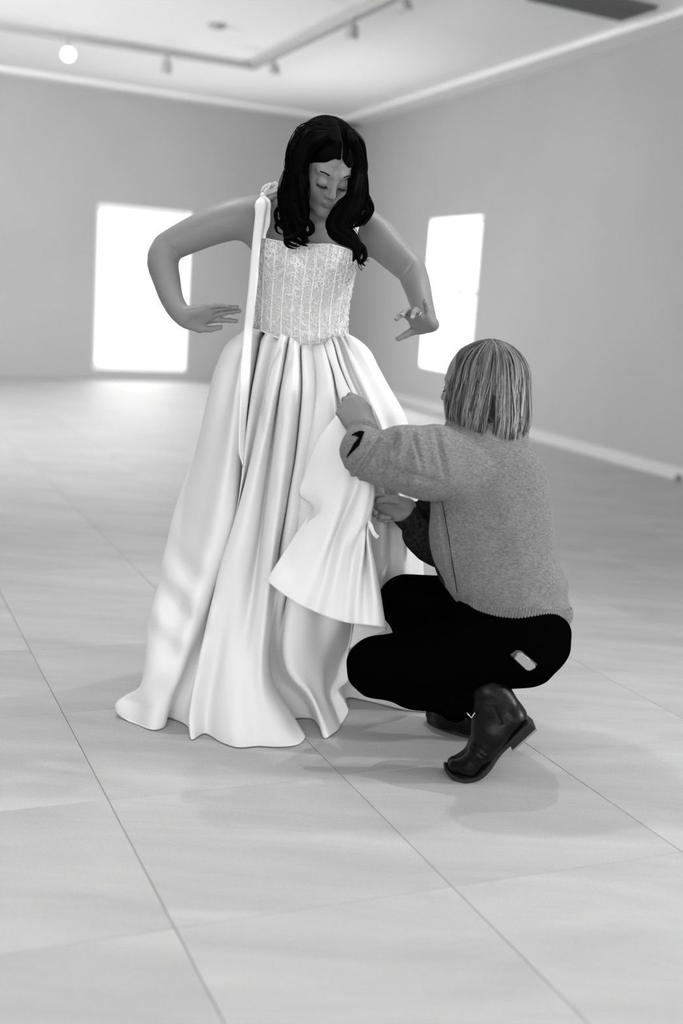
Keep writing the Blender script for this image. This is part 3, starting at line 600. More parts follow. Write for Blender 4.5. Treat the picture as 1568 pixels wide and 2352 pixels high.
FR = [
 [(558, 762), (524, 787), (497, 841), (478, 909), (464, 973), (445, 1050), (418, 1122), (399, 1181), (381, 1258), (365, 1340), (348, 1403), (338, 1445), (338, 1485), (331, 1530), (322, 1578), (285, 1600), (267, 1618), (266, 1632), (283, 1651)],
 A(-.012, (562, 768), (535, 800), (512, 860), (494, 930), (478, 990), (460, 1065), (435, 1140), (412, 1215), (392, 1300), (375, 1380), (362, 1440), (356, 1500), (346, 1560), (325, 1610), (308, 1640), (318, 1667)),
 [(566, 770, .01), (548, 820, .01), (528, 900, .012), (510, 980, 0), (492, 1070, -.01), (470, 1160, -.01), (450, 1250, -.01), (430, 1340, 0), (408, 1410, .02), (395, 1470, .0), (383, 1540, -.01), (365, 1600, 0), (355, 1679, 0)],
 A(-.02, (572, 772), (556, 830), (546, 900), (537, 980), (524, 1080), (508, 1170), (486, 1260), (462, 1350), (440, 1430), (422, 1500), (405, 1560), (385, 1610), (373, 1675)),
 A(.015, (585, 775), (576, 830), (566, 890), (556, 960), (543, 1050), (538, 1120), (532, 1190), (512, 1275), (490, 1350), (470, 1425), (445, 1500), (422, 1570), (398, 1620), (382, 1650)),
 A(.10, (600, 778), (590, 830), (578, 893), (569, 957), (560, 1040), (552, 1120), (540, 1195), (520, 1275), (500, 1350), (480, 1425), (458, 1510), (440, 1580), (420, 1640), (415, 1660)),
 A(.0, (608, 785), (599, 830), (588, 893), (577, 960), (566, 1030), (556, 1100), (546, 1160), (532, 1225), (515, 1290), (498, 1360), (482, 1425), (465, 1500), (450, 1570), (436, 1640), (432, 1672)),
 A(.045, (636, 783), (622, 834), (607, 908), (592, 975), (578, 1041), (556, 1133), (534, 1215), (514, 1275), (498, 1340), (484, 1400), (472, 1450), (455, 1530), (441, 1600), (433, 1660), (438, 1698)),
 A(-.012, (641, 785), (627, 834), (612, 908), (597, 975), (583, 1041), (560, 1133), (536, 1215), (516, 1275), (500, 1340), (487, 1400), (474, 1450), (455, 1530), (441, 1600), (435, 1650), (439, 1701)),
 A(-.03, (650, 790), (640, 850), (626, 915), (614, 975), (598, 1050), (578, 1138), (560, 1220), (540, 1310), (520, 1400), (500, 1490), (480, 1590), (472, 1650), (468, 1687)),
 A(.0, (656, 792), (645, 862), (633, 918), (623, 975), (610, 1050), (596, 1138), (583, 1220), (566, 1310), (548, 1400), (530, 1490), (512, 1590), (505, 1660), (512, 1709)),
 A(.05, (661, 792), (649, 862), (640, 918), (631, 975), (620, 1060), (608, 1138), (598, 1220), (586, 1310), (573, 1400), (558, 1490), (545, 1590), (540, 1660), (545, 1719)),
 A(-.005, (665, 793), (653, 862), (645, 918), (640, 975), (630, 1060), (621, 1138), (612, 1215), (602, 1300), (592, 1380), (585, 1450), (580, 1530), (583, 1610), (590, 1660), (595, 1716)),
 A(-.03, (677, 803), (670, 900), (662, 975), (652, 1060), (642, 1138), (632, 1215), (622, 1300), (612, 1380), (604, 1450), (598, 1530), (604, 1610), (625, 1670), (635, 1718)),
 A(.01, (687, 810), (688, 893), (680, 970), (671, 1055), (660, 1130), (648, 1200), (636, 1270), (625, 1350), (617, 1430), (609, 1510), (616, 1590), (650, 1660), (680, 1714)),
 A(.055, (692, 812), (694, 893), (687, 970), (678, 1055), (665, 1130), (652, 1200), (640, 1270), (632, 1350), (624, 1430), (615, 1510), (624, 1570), (665, 1640), (701, 1693)),
 A(-.005, (700, 812), (702, 893), (698, 970), (688, 1055), (676, 1130), (668, 1200), (657, 1270), (645, 1350), (634, 1430), (622, 1500), (632, 1560), (665, 1610), (680, 1652)),
 A(.0, (712, 814), (716, 893), (712, 975), (700, 1050), (690, 1115), (682, 1180), (672, 1260), (655, 1340), (640, 1420), (630, 1500), (645, 1555), (688, 1605), (712, 1652)),
 A(.09, (722, 814), (726, 870), (725, 918), (719, 975), (711, 1020), (702, 1075), (693, 1130), (687, 1190), (678, 1260), (664, 1340), (650, 1420), (643, 1500), (660, 1550), (702, 1600), (735, 1672)),
 A(-.01, (729, 814), (736, 862), (737, 890), (730, 945), (721, 990), (711, 1050), (701, 1105), (695, 1170), (688, 1250), (676, 1330), (666, 1410), (660, 1480), (672, 1540), (712, 1590), (735, 1640), (748, 1698)),
 A(-.02, (740, 812), (752, 880), (756, 950), (752, 1030), (745, 1120), (735, 1210), (722, 1300), (708, 1380), (697, 1450), (700, 1530), (722, 1590), (745, 1640), (762, 1689)),
 A(.04, (750, 811), (766, 858), (773, 893), (780, 925), (784, 1000), (780, 1100), (770, 1210), (755, 1300), (745, 1390), (738, 1470), (738, 1540), (742, 1590), (757, 1640), (772, 1682)),
 A(-.01, (754, 808), (769, 852), (778, 893), (788, 925), (800, 1000), (803, 1100), (795, 1210), (785, 1320), (772, 1450), (757, 1500), (748, 1560), (745, 1586), (766, 1630), (784, 1664)),
 A(-.012, (761, 800), (775, 850), (793, 890), (810, 920), (828, 990), (836, 1100), (830, 1210), (818, 1330), (800, 1441), (798, 1480), (792, 1514), (799, 1560), (772, 1592), (790, 1618), (799, 1637)),
 A(.05, (766, 796), (782, 850), (798, 890), (818, 930), (836, 990), (850, 1100), (850, 1210), (840, 1330), (825, 1430), (812, 1500), (806, 1560), (798, 1585), (803, 1604)),
 A(-.008, (772, 793), (787, 845), (803, 885), (826, 935), (848, 990), (870, 1100), (878, 1210), (875, 1330), (862, 1430), (850, 1510), (845, 1570), (845, 1612)),
 A(.035, (786, 792), (799, 830), (812, 865), (835, 915), (858, 975), (884, 1080), (900, 1200), (900, 1330), (890, 1430), (880, 1520), (878, 1575), (885, 1622)),
 A(-.008, (791, 788), (804, 822), (822, 862), (845, 912), (872, 975), (900, 1080), (920, 1200), (925, 1330), (915, 1430), (910, 1530), (915, 1590), (925, 1632)),
 A(.04, (796, 784), (812, 815), (832, 860), (856, 912), (886, 980), (915, 1080), (938, 1200), (945, 1330), (940, 1440), (940, 1550), (955, 1615), (965, 1636)),
 A(.01, (797, 776), (822, 800), (848, 840), (873, 886), (905, 950), (930, 1060), (952, 1200), (960, 1320), (958, 1440), (965, 1560), (985, 1620), (990, 1638)),
 [(794, 765), (823, 781), (848, 804), (867, 840), (894, 890), (917, 929), (930, 954), (941, 1000), (957, 1100), (966, 1200), (972, 1320), (975, 1440), (985, 1560), (1005, 1615), (1012, 1634)],
]
LN = [fold(p) for p in FR]; first, last = LN[0], LN[-1]
# the back of the skirt, rounding behind with folds and a short train
NBK = 22; cY = YB
for k in range(1, NBK):
    f_ = k/NBK; a = math.pi*f_; line = np.zeros((NV, 3)); wv = .018*math.cos(k*math.pi)
    for j in range(NV):
        t = ts[j]; A0, A1 = last[j], first[j]; mid = (A0+A1)/2; hw = (A0-A1)/2; dep = .10+.34*min(1, t*1.15)**.9+.10*max(0, t-.75)*4*(1-abs(f_-.4))
        line[j] = mid+hw*math.cos(a)*(1+wv*t*.8)+np.array([0, 1, 0])*(dep*math.sin(a)*(1+wv*t*2.2)); line[j][2] = max(.003, A0[2]+(A1[2]-A0[2])*f_)
        if t > .85: line[j][2] = max(.003, line[j][2]*(1-(t-.85)/.15)+.003)
    LN.append(line)
SK = cross(np.array(LN), 5, True)
_ctr = SK[:, 0].mean(axis=0); _t = SK[:, :1]+(_ctr-SK[:, :1])*.10; _t[:, :, 2] = SK[:, :1, 2]+.022; SK = np.concatenate([_t, SK], 1); NV += 1
# soft sag wrinkles low on the left panel
def wrinkle(P):
    z = P[..., 2]; x = P[..., 0]; m = np.exp(-((z-.34)/.15)**2)*np.clip((-x-.30)/.1, 0, 1)*(P[..., 1] < 3.42); P[..., 1] -= m*.012*np.sin((z*1.0+(x+.45)*.55)*52); return P
SK = wrinkle(SK)
skirt = npmesh('gown_skirt', SK.reshape(-1, 3), grid_faces(len(SK), NV, True), M['satin'], solid=.0022); keep(skirt, bride)
# lifted overskirt panel, gathered at the helper's raised hand
NV2 = 110; t2 = np.linspace(0, 1, NV2)
FP = [
 ([(778, 948), (760, 970), (742, 992), (716, 1040), (697, 1095), (686, 1133), (717, 1166), (700, 1194), (682, 1222), (640, 1288), (612, 1332)], [3.13, 3.12, 3.12, 3.12, 3.12, 3.11, 3.12, 3.11, 3.10, 3.07, 3.05]),
 ([(781, 952), (760, 990), (742, 1030), (728, 1085), (722, 1130), (728, 1170), (708, 1215), (690, 1250), (660, 1300), (636, 1332), (622, 1342)], [3.11, 3.10, 3.09, 3.085, 3.08, 3.08, 3.07, 3.06, 3.05, 3.03, 3.03]),
 ([(785, 958), (775, 1010), (765, 1070), (757, 1130), (740, 1200), (715, 1265), (690, 1320), (655, 1368)], [3.10, 3.08, 3.07, 3.06, 3.05, 3.04, 3.03, 3.02]),
 ([(790, 965), (795, 1030), (795, 1090), (782, 1150), (760, 1220), (735, 1290), (712, 1350), (692, 1391)], [3.10, 3.07, 3.055, 3.045, 3.035, 3.03, 3.02, 3.01]),
 ([(797, 972), (812, 1040), (822, 1100), (800, 1160), (778, 1210), (758, 1270), (742, 1340), (722, 1405)], [3.10, 3.075, 3.07, 3.075, 3.07, 3.06, 3.04, 3.03]),
 ([(802, 978), (824, 1045), (836, 1105), (822, 1160), (800, 1215), (782, 1280), (765, 1350), (748, 1416)], [3.10, 3.065, 3.045, 3.04, 3.035, 3.03, 3.02, 3.015]),
 ([(806, 982), (833, 1050), (847, 1115), (838, 1165), (822, 1215), (800, 1262), (785, 1340), (772, 1424)], [3.10, 3.06, 3.045, 3.04, 3.03, 3.045, 3.035, 3.02]),
 ([(808, 984), (838, 1052), (853, 1122), (845, 1175), (834, 1212), (815, 1262), (802, 1345), (795, 1430)], [3.105, 3.065, 3.055, 3.05, 3.045, 3.07, 3.05, 3.03]),
 ([(812, 986), (842, 1055), (857, 1128), (848, 1180), (838, 1206), (833, 1262), (822, 1345), (818, 1433)], [3.11, 3.07, 3.06, 3.055, 3.05, 3.05, 3.03, 3.01]),
 ([(816, 988), (848, 1062), (858, 1132), (848, 1186), (841, 1212), (838, 1275), (836, 1350), (838, 1435)], [3.115, 3.08, 3.065, 3.06, 3.075, 3.085, 3.06, 3.02]),
 ([(820, 990), (852, 1068), (859, 1134), (849, 1190), (844, 1218), (850, 1280), (856, 1350), (862, 1438)], [3.12, 3.09, 3.07, 3.065, 3.06, 3.04, 3.03, 3.015]),
 ([(824, 992), (856, 1074), (860, 1135), (851, 1190), (848, 1225), (863, 1310), (878, 1395), (887, 1446)], [3.13, 3.10, 3.08, 3.075, 3.075, 3.08, 3.08, 3.07]),
 ([(824, 995), (856, 1074), (859, 1136), (850, 1192), (847, 1228), (862, 1312), (872, 1400), (866, 1456)], [3.15, 3.13, 3.11, 3.10, 3.11, 3.13, 3.14, 3.13]),
 ([(820, 998), (850, 1080), (852, 1140), (845, 1196), (842, 1235), (848, 1320), (846, 1410), (832, 1470)], [3.16, 3.15, 3.14, 3.14, 3.15, 3.17, 3.18, 3.17]),
 ([(812, 1000), (830, 1080), (835, 1150), (832, 1200), (828, 1245), (824, 1330), (815, 1420), (803, 1490)], [3.17, 3.16, 3.15, 3.15, 3.16, 3.18, 3.19, 3.19]),
]
L2 = []
for pts, Ys in FP:
    R = spl([(x, y, Y) for (x, y), Y in zip(pts, Ys)], t2); L2.append([at(*r) for r in R])
G2 = cross(np.array(L2), 6)
flap = npmesh('gown_overskirt', G2.reshape(-1, 3), grid_faces(len(G2), NV2, False), M['satin'], solid=.0022); keep(flap, bride)
# bodice
nu, nv = 120, 60; TOP = np.array([(592, 544), (620, 549), (660, 556), (700, 560), (760, 560), (800, 572), (822, 592)], float)
BOT = np.array([(580, 758), (600, 760), (640, 778), (700, 806), (735, 815), (765, 803), (790, 780), (799, 768)], float)
def bod(u, v, off=0.):   # u 0..1 left->right over the front, v 0..1 top->bottom
    th_ = math.pi*u; c_ = -math.cos(th_); s_ = abs(math.sin(th_)) if u <= 1 else -abs(math.sin(th_))
    yl = np.interp((c_+1)/2*(822-592)+592, TOP[:, 0], TOP[:, 1]); yb = np.interp((c_+1)/2*(799-580)+580, BOT[:, 0], BOT[:, 1])
    if s_ < 0: yl, yb = yl*.75+.25*590, yb*.4+.6*764
    y = yl+(yb-yl)*v
    xl = np.interp(y, [540, 590, 640, 700, 755, 815], [592, 586, 584, 582, 580, 580]); xr = np.interp(y, [540, 590, 640, 700, 740, 768, 815], [824, 822, 812, 801, 797, 799, 800])
    D = np.interp(y, [540, 590, 640, 700, 760, 815], [.112, .128, .118, .105, .110, .118])
    x = (xl+xr)/2+(xr-xl)/2*c_
    bust = .016*math.exp(-((y-605)/30)**2)*(math.exp(-((x-655)/30)**2)+math.exp(-((x-760)/30)**2)) if s_ > 0 else 0
    return at(x, y, YB-(D+off)*s_-bust)+np.array([off*c_, 0, 0])
VB = [bod(2*i/(2*nu), j/(nv-1)) for i in range(2*nu) for j in range(nv)]
bodice = npmesh('gown_bodice', VB, grid_faces(2*nu, nv, True), M['bodice'], solid=.002); keep(bodice, bride)
# boning channels, lace rosettes and scrolls, beads
mb = MB()
for u in (.10, .2, .29, .37, .44, .5, .56, .63, .71, .8, .9):
    mb.tube([bod(u, v, .0015) for v in np.linspace(.01, .99, 24)], .0018, 6)
mb.build('boning', M['lace'], bodice, True)
mb = MB(); rb = random.Random(11)
def surf_pt(u, v, a, b, off): return bod(min(.985, max(.015, u+a/.40)), min(.995, max(0, v+b/.285)), off)
dens = lambda u, v: 1.0 if v < .42 else (.72 if abs(u-.5) < .10 or u < .17 or u > .83 else .40) if v < .8 else .62
for k in range(1500):
    u, v = rb.uniform(.03, .97), rb.uniform(.01, .98)
    if rb.random() > dens(u, v): continue
    R = rb.choice([.0028, .004, .0055, .0075]); npet = rb.choice([5, 6]); kind = rb.random()
    if kind < .6:
        for p in range(npet):
            a = 2*math.pi*p/npet+k; cx_, cy_ = R*.62*math.cos(a), R*.62*math.sin(a)
            mb.tube([surf_pt(u, v, cx_+R*.38*math.cos(q_), cy_+R*.38*math.sin(q_), .0028) for q_ in np.linspace(0, 2*math.pi, 6)], .00062, 3, cap=False)
        mb.tube([surf_pt(u, v, R*.22*math.cos(q_), R*.22*math.sin(q_), .0034) for q_ in np.linspace(0, 2*math.pi, 6)], .0009, 3, cap=False)
    else:
        a0 = rb.uniform(0, 6.28); sg = rb.choice([-1, 1])
        mb.tube([surf_pt(u, v, R*2.2*(1-t*.75)*math.cos(a0+sg*t*4.5), R*2.2*(1-t*.75)*math.sin(a0+sg*t*4.5), .0028) for t in np.linspace(0, 1, 11)], [.0010]*10+[.0016], 4)
lace = mb.build('lace', M['lace'], bodice, True); lace['kind'] = 'stuff'
mb = MB()
for k in range(420):
    u, v = rb.uniform(.03, .97), rb.uniform(.03, .97); p = bod(u, v, .0042); mb.box(p, np.array([.0010]*3), np.array(Matrix.Rotation(rb.uniform(0, 3), 3, (rb.random(), 1, rb.random()))))
bd = mb.build('beads', M['bead'], bodice, True); bd['kind'] = 'stuff'
mb = MB(); mb.tube([bod(u, .995, .002) for u in np.linspace(.02, .98, 60)], .0022, 6); mb.build('waist_piping', M['lace'], bodice, True)
mb = MB(); mb.tube([bod(u, .004, .001) for u in np.linspace(.0, 1, 60)], .0016, 6); mb.build('neckline_edge', M['lace'], bodice, True)
# ribbons
def ribbon(name, pts, parent, m='satin', th=.0012):   # pts: (xl, yl, xr, yr, Y)
    P = spl([((a+c)/2, (b+d)/2, a, b, c, d, Y) for a, b, c, d, Y in pts], np.linspace(0, 1, 60)); V_ = []
    for r in P:
        for t in np.linspace(0, 1, 5): V_.append(at(r[2]+(r[4]-r[2])*t, r[3]+(r[5]-r[3])*t, r[6]-.0006*math.sin(math.pi*t)))
    o = npmesh(name, V_, grid_faces(60, 5, False), M[m], solid=th); return keep(o, parent)
ribbon('ribbon_tail', [(598, 452, 606, 452, 3.375), (588, 462, 611, 462, 3.355), (586, 490, 608, 492, 3.352), (579, 560, 598, 562, 3.345), (572, 640, 592, 642, 3.34), (566, 700, 586, 701, 3.335), (560, 760, 580, 762, 3.32),
       (556, 806, 577, 808, 3.27), (552, 862, 572, 893, 3.21), (551, 920, 566, 957, 3.18), (549, 980, 562, 1020, 3.14), (548, 1040, 559, 1075, 3.10)], bride)
ribbon('ribbon_tail', [(603, 452, 609, 450, 3.38), (610, 466, 620, 460, 3.37), (609, 490, 621, 488, 3.368), (607, 515, 619, 518, 3.366), (604, 530, 613, 532, 3.365), (597, 546, 607, 548, 3.362)], bride)
ribbon('shoulder_strap', [(812, 498, 829, 500, 3.40), (809, 520, 824, 522, 3.375), (803, 545, 818, 547, 3.36), (799, 562, 814, 566, 3.352)], bride)
ribbon('shoulder_strap', [(606, 448, 626, 444, 3.45), (604, 455, 620, 452, 3.41), (602, 470, 614, 470, 3.39), (600, 500, 612, 500, 3.375), (596, 545, 610, 548, 3.365)], bride)
for pts, rr in (([(600, 452, 3.40), (603, 443, 3.40), (612, 436, 3.405), (622, 433, 3.41), (618, 442, 3.40), (606, 450, 3.395)], .004), ([(610, 447, 3.41), (622, 436, 3.42), (634, 430, 3.42), (640, 436, 3.42), (628, 445, 3.41), (612, 450, 3.40)], .005)):
    P = spl([p for p in pts], np.linspace(0, 1, 30)); V_ = []
    for k, r in enumerate(P):
        for t in np.linspace(-1, 1, 5): V_.append(at(*r)+np.array([.0, -.012*t, .014*t]))
    keep(npmesh('bow_loop', V_, grid_faces(30, 5, False), M['satin'], solid=.002), bride)
B_S = SDF(); B_S.ell(q(604, 449, 3.39), (.009, .009, .008)); B_S.rc(q(612, 444, 3.40), q(634, 436, 3.41), .008, .007); V, Q = B_S.mesh(.0015); keep(npmesh('bow_knot', V, Q, M['satin']), bride)

ribbon('ribbon_tail', [(842, 1196, 849, 1194, 3.06), (846, 1208, 855, 1204, 3.05), (852, 1222, 860, 1218, 3.05), (858, 1232, 866, 1227, 3.055), (864, 1238, 871, 1231, 3.06)], bride)
# ---------------------------------------------------------------- dark wavy hair
def strands(mb, path, rad, n, rs, seed, twist=1.2, taper=.35, spread_end=1.0, nseg=40, flat=.75, sides=4):
    """a lock: n thin strands wound loosely round a centre path; path rows (x, y, Y), rad in pixels along it"""
    rb = random.Random(seed); P = spl(path, np.linspace(0, 1, nseg)); C3 = np.array([at(*p) for p in P]); rr = np.interp(np.linspace(0, 1, nseg), np.linspace(0, 1, len(rad)), rad)*P[:, 2]/F_PX
    T = np.gradient(C3, axis=0); T /= np.linalg.norm(T, axis=1, keepdims=True); Yv = np.array([0, 1, 0.]); S_ = np.cross(T, Yv); S_ /= np.linalg.norm(S_, axis=1, keepdims=True); N_ = np.cross(S_, T)
    for k in range(n):
        a0 = rb.uniform(0, 2*math.pi); r0_ = math.sqrt(rb.random()); tw = rb.uniform(.4, 1)*twist; L = int(nseg*rb.uniform(.82, 1)); wob = rb.uniform(0, 6); wr = rb.uniform(0, .18)
        a = a0+tw*np.linspace(0, 1, nseg)*2; ro = r0_*rr*(1+wr*np.sin(np.linspace(0, 9, nseg)+wob))
        Q_ = C3+S_*(np.cos(a)*ro)[:, None]+N_*(np.sin(a)*ro*flat)[:, None]; Q_ = Q_[:L]
        w_ = rs*np.interp(np.linspace(0, 1, L), [0, .1, .7, 1], [.8, 1, .9, .15]); mb.tube(Q_, w_, sides, cap=False)
def solid_lock(mb, path, rad, nseg=36, k=.8, n=12):
    P = spl(path, np.linspace(0, 1, nseg)); C3 = np.array([at(*p) for p in P]); rr = np.interp(np.linspace(0, 1, nseg), np.linspace(0, 1, len(rad)), rad)*P[:, 2]/F_PX*k; rr[-1] *= .2; mb.tube(C3, rr, n)
hs = SDF(); Rc = RH
def capf(sgn):   # scalp halves either side of the parting
    C = SDF(); C.ell(H(0, -.022, .050), (.0770, .101, .084), RH, .01); C.ell(H(0, -.040, .0), (.078, .070, .085), RH, .02)
    for sx in (-1, 1): C.ell(H(sx*.062, -.012, .005), (.018, .045, .055), RH, .015)
    def post(P, D):
        L_ = (P-HC)@RH; d = D
        d = np.maximum(d, .0030-sgn*(L_[:, 0]-.004-.012*(L_[:, 1] > 9)))      # parting gap
        hl = .068-.9*np.maximum(np.abs(L_[:, 0]+.004)-.012, 0)                    # hairline
        front = (L_[:, 1]-(.045+.35*(L_[:, 2]-.03)-0.0))*.8
        face = np.minimum(L_[:, 1]-.012, hl-L_[:, 2]); return np.maximum(d, face)
    C.post = post; return C
mbh = None
Vh, Qh = [], []
for sg in (-1, 1):
    V, Q = capf(sg).mesh(.0032); Qh.append(Q+sum(len(v) for v in Vh)); Vh.append(V)
hair = npmesh('hair', np.concatenate(Vh), np.concatenate(Qh), M['hair']); keep(hair, bride)
LOCKS = [  # (path (x, y, Y), radii px, strands)
 ([(752, 308, 3.30), (716, 316, 3.28), (690, 345, 3.28), (683, 390, 3.29), (680, 440, 3.31), (678, 490, 3.31), (690, 530, 3.30), (700, 552, 3.29), (690, 562, 3.285)], [14, 28, 27, 24, 28, 28, 20, 14, 5], 110),
 ([(745, 290, 3.32), (703, 308, 3.33), (678, 350, 3.34), (672, 400, 3.35), (660, 450, 3.36), (658, 500, 3.35), (672, 545, 3.32), (692, 560, 3.30), (708, 566, 3.295)], [12, 22, 20, 18, 24, 22, 14, 8, 2], 90),
 ([(755, 300, 3.36), (700, 330, 3.39), (668, 390, 3.40), (648, 440, 3.40), (646, 478, 3.39), (660, 510, 3.37), (655, 540, 3.34), (662, 558, 3.32), (690, 567, 3.31)], [10, 14, 12, 10, 9, 8, 8, 6, 2], 50),
 ([(690, 400, 3.27), (694, 450, 3.27), (700, 490, 3.28), (695, 520, 3.28), (672, 545, 3.28), (655, 552, 3.285), (660, 565, 3.285), (680, 572, 3.285)], [14, 16, 12, 12, 9, 6, 5, 1], 50),
 ([(648, 470, 3.37), (634, 486, 3.36), (638, 510, 3.35), (655, 528, 3.34), (668, 545, 3.33), (690, 558, 3.32)], [4, 4, 5, 5, 4, 2], 16),
 ([(803, 300, 3.32), (815, 322, 3.30), (826, 355, 3.29), (829, 400, 3.28), (825, 432, 3.26), (814, 468, 3.25), (790, 505, 3.25), (785, 530, 3.25), (808, 552, 3.25), (822, 575, 3.25), (820, 600, 3.25)], [8, 16, 15, 13, 18, 26, 30, 26, 22, 14, 5], 130),
 ([(795, 300, 3.36), (822, 335, 3.36), (833, 380, 3.35), (822, 430, 3.33), (830, 460, 3.32), (842, 482, 3.31), (830, 505, 3.31), (815, 520, 3.30), (803, 524, 3.30)], [8, 10, 9, 10, 13, 9, 7, 5, 2], 55),
 ([(820, 420, 3.30), (812, 450, 3.27), (783, 480, 3.24), (768, 505, 3.24), (765, 530, 3.24), (790, 550, 3.24), (818, 570, 3.24), (822, 595, 3.24), (830, 610, 3.24)], [8, 13, 15, 16, 14, 15, 12, 8, 2], 70),
 ([(775, 482, 3.24), (764, 520, 3.24), (790, 545, 3.24), (815, 565, 3.24), (815, 588, 3.24), (810, 602, 3.24)], [10, 16, 17, 13, 8, 3], 50),
 ([(710, 300, 3.41), (690, 380, 3.44), (676, 450, 3.43), (672, 510, 3.40), (680, 545, 3.36)], [30, 30, 28, 24, 8], 60),
 ([(800, 320, 3.42), (815, 390, 3.43), (812, 440, 3.40), (815, 480, 3.36), (820, 510, 3.33)], [18, 18, 16, 16, 8], 50),
 ([(672, 380, 3.36), (656, 420, 3.37), (645, 452, 3.37), (652, 480, 3.36), (648, 505, 3.36), (634, 515, 3.35), (636, 532, 3.34), (650, 540, 3.34)], [8, 9, 8, 7, 6, 5, 4, 1], 34),
 ([(676, 470, 3.27), (690, 505, 3.27), (712, 515, 3.27), (716, 530, 3.27), (700, 545, 3.275), (708, 556, 3.28)], [12, 11, 8, 7, 5, 1], 34),
 ([(834, 380, 3.35), (832, 430, 3.34), (846, 462, 3.33), (852, 480, 3.32), (843, 502, 3.31), (826, 518, 3.30), (812, 522, 3.30)], [6, 7, 7, 7, 6, 4, 1], 34),
 ([(814, 560, 3.25), (834, 572, 3.25), (838, 590, 3.24), (832, 604, 3.24), (840, 612, 3.24)], [9, 8, 6, 4, 1], 26),
]
mb = MB()
for k, (p, r_, n) in enumerate(LOCKS):
    solid_lock(mb, p, r_, k=.82); strands(mb, p, [a*1.02 for a in r_], int(n*1.6), .0011, 50+k)
# fine strands drawn from the parting over both sides of the skull
rb = random.Random(5)
for k in range(1100):
    sg = -1 if rb.random() < .55 else 1; y = rb.uniform(-.10, .058); x0 = .004+sg*.0042
    P_ = []
    for t in np.linspace(0, 1, 14):
        a = t*rb.uniform(.98, 1.0)*1.9; rx = .0795; rz = .086; yy = y-.030*t*t*(1 if y > 0 else .4); f_ = math.sqrt(max(.02, 1-((yy+.022)/.098)**2))
        P_.append(H(x0+sg*rx*math.sin(a)*f_, yy, .050+rz*math.cos(a)*f_))
    mb.tube(P_, [.0007]*13+[.0002], 3, cap=False)
# flyaway curls
FLY = [([(655, 560, 3.29), (680, 568, 3.285), (690, 566, 3.28)], 3), ([(640, 470, 3.36), (632, 485, 3.35), (640, 500, 3.35), (655, 520, 3.34)], 5), ([(700, 520, 3.28), (690, 540, 3.28), (700, 560, 3.28), (712, 552, 3.28)], 5),
       ([(828, 596, 3.24), (838, 600, 3.24), (846, 598, 3.24)], 5), ([(822, 600, 3.24), (828, 612, 3.24), (834, 622, 3.24)], 5),
       ([(818, 590, 3.24), (828, 600, 3.24), (838, 601, 3.24)], 5), ([(838, 470, 3.32), (852, 485, 3.32), (848, 500, 3.32), (832, 520, 3.32)], 5), ([(660, 350, 3.38), (655, 380, 3.38), (662, 400, 3.38)], 4)]
for p, n in FLY:
    for k in range(n):
        o = [(x+rb.uniform(-4, 4), y+rb.uniform(-4, 4), Y+rb.uniform(-.004, .004)) for x, y, Y in p]; P = spl(o, np.linspace(0, 1, 16)); mb.tube([at(*r) for r in P], [.0006]*15+[.0002], 3, cap=False)
lk = mb.build('hair_locks', M['hair'], None, True); lk.parent = hair; 
# ================================================================ the helper
helper = tag(empty('person', tuple(fl(1060, 1740))), 'blond bob-haired person in a grey wool sweater and black trousers, crouching at the gown', 'person')
S = SDF()
HH = q(1091, 886, 3.13)
fw2 = np.array([-.90, .40, -.16]); fw2 /= np.linalg.norm(fw2); u2 = np.array([0, 0, 1.])-fw2*fw2[2]; u2 /= np.linalg.norm(u2); r2_ = np.cross(fw2, u2); RH2 = np.stack([r2_, fw2, u2], 1)
H2 = lambda x, y, z: HH+RH2@(np.array([x, y, z])*.90)
class _Sc:      # the head routine writes in its own units; scale them slightly
    pass
head(S, H2, RH2, .90)
S.rc(H2(0, -.030, -.03), q(1112, 1020, 3.15), .046, .052, .02)
# trunk, hips, legs under the clothes
S.chain([q(1110, 1030, 3.12), q(1120, 1150, 3.13), q(1150, 1300, 3.11), q(1190, 1420, 3.08)], [.10, .11, .10, .11], .04)
S.chain([q(1195, 1440, 3.06), q(1100, 1490, 3.03), q(870, 1530, 3.02)], [.09, .075, .05], .02); S.chain([q(872, 1538, 3.02), q(1000, 1590, 3.0), q(1135, 1625, 2.93)], [.05, .045, .03], .02)
S.chain([q(1180, 1430, 3.15), q(925, 1380, 3.25)], [.085, .048], .02); S.chain([q(925, 1380, 3.25), q(980, 1500, 3.22), q(1050, 1630, 3.19)], [.048, .040, .026], .02)
# near (left) arm
S.chain([q(1030, 1040, 3.04), q(930, 1050, 2.99), q(862, 1055, 2.97)], [.050, .045, .038], .02)
S.chain([q(862, 1055, 2.97), q(842, 1015, 3.00), q(834, 982, 3.02)], [.038, .033, .027], .015)
tC, PC = hand(S, q(836, 984, 3.02), (-.62, .38, .66), (-.05, -.94, .25), 1, [(.85, 1.2, .7), (1.0, 1.25, .7), (1.1, 1.25, .7), (1.15, 1.2, .7)], (0, 0, -.03, -.06), .93,
              thumb=[(.022, .014, -.008), (.040, .044, -.012), (.040, .076, -.016), (.032, .102, -.020)], wr=.030, r0=1.05)
# far (right) arm
S.chain([q(1060, 1090, 3.25), q(1010, 1240, 3.26), q(960, 1200, 3.22), q(936, 1172, 3.18)], [.05, .042, .032, .026], .015)
tD, PD = hand(S, q(938, 1172, 3.18), (-.97, -.10, .10), (.12, .96, .22), -1, [(.30, .45, .3), (.75, .95, .6), (1.2, 1.3, .8), (1.35, 1.3, .8)], (.05, 0, -.03, -.06), .93,
              thumb=[(.020, .012, -.012), (.036, .046, -.022), (.034, .076, -.026), (.026, .098, -.030)], wr=.029, r0=1.05)
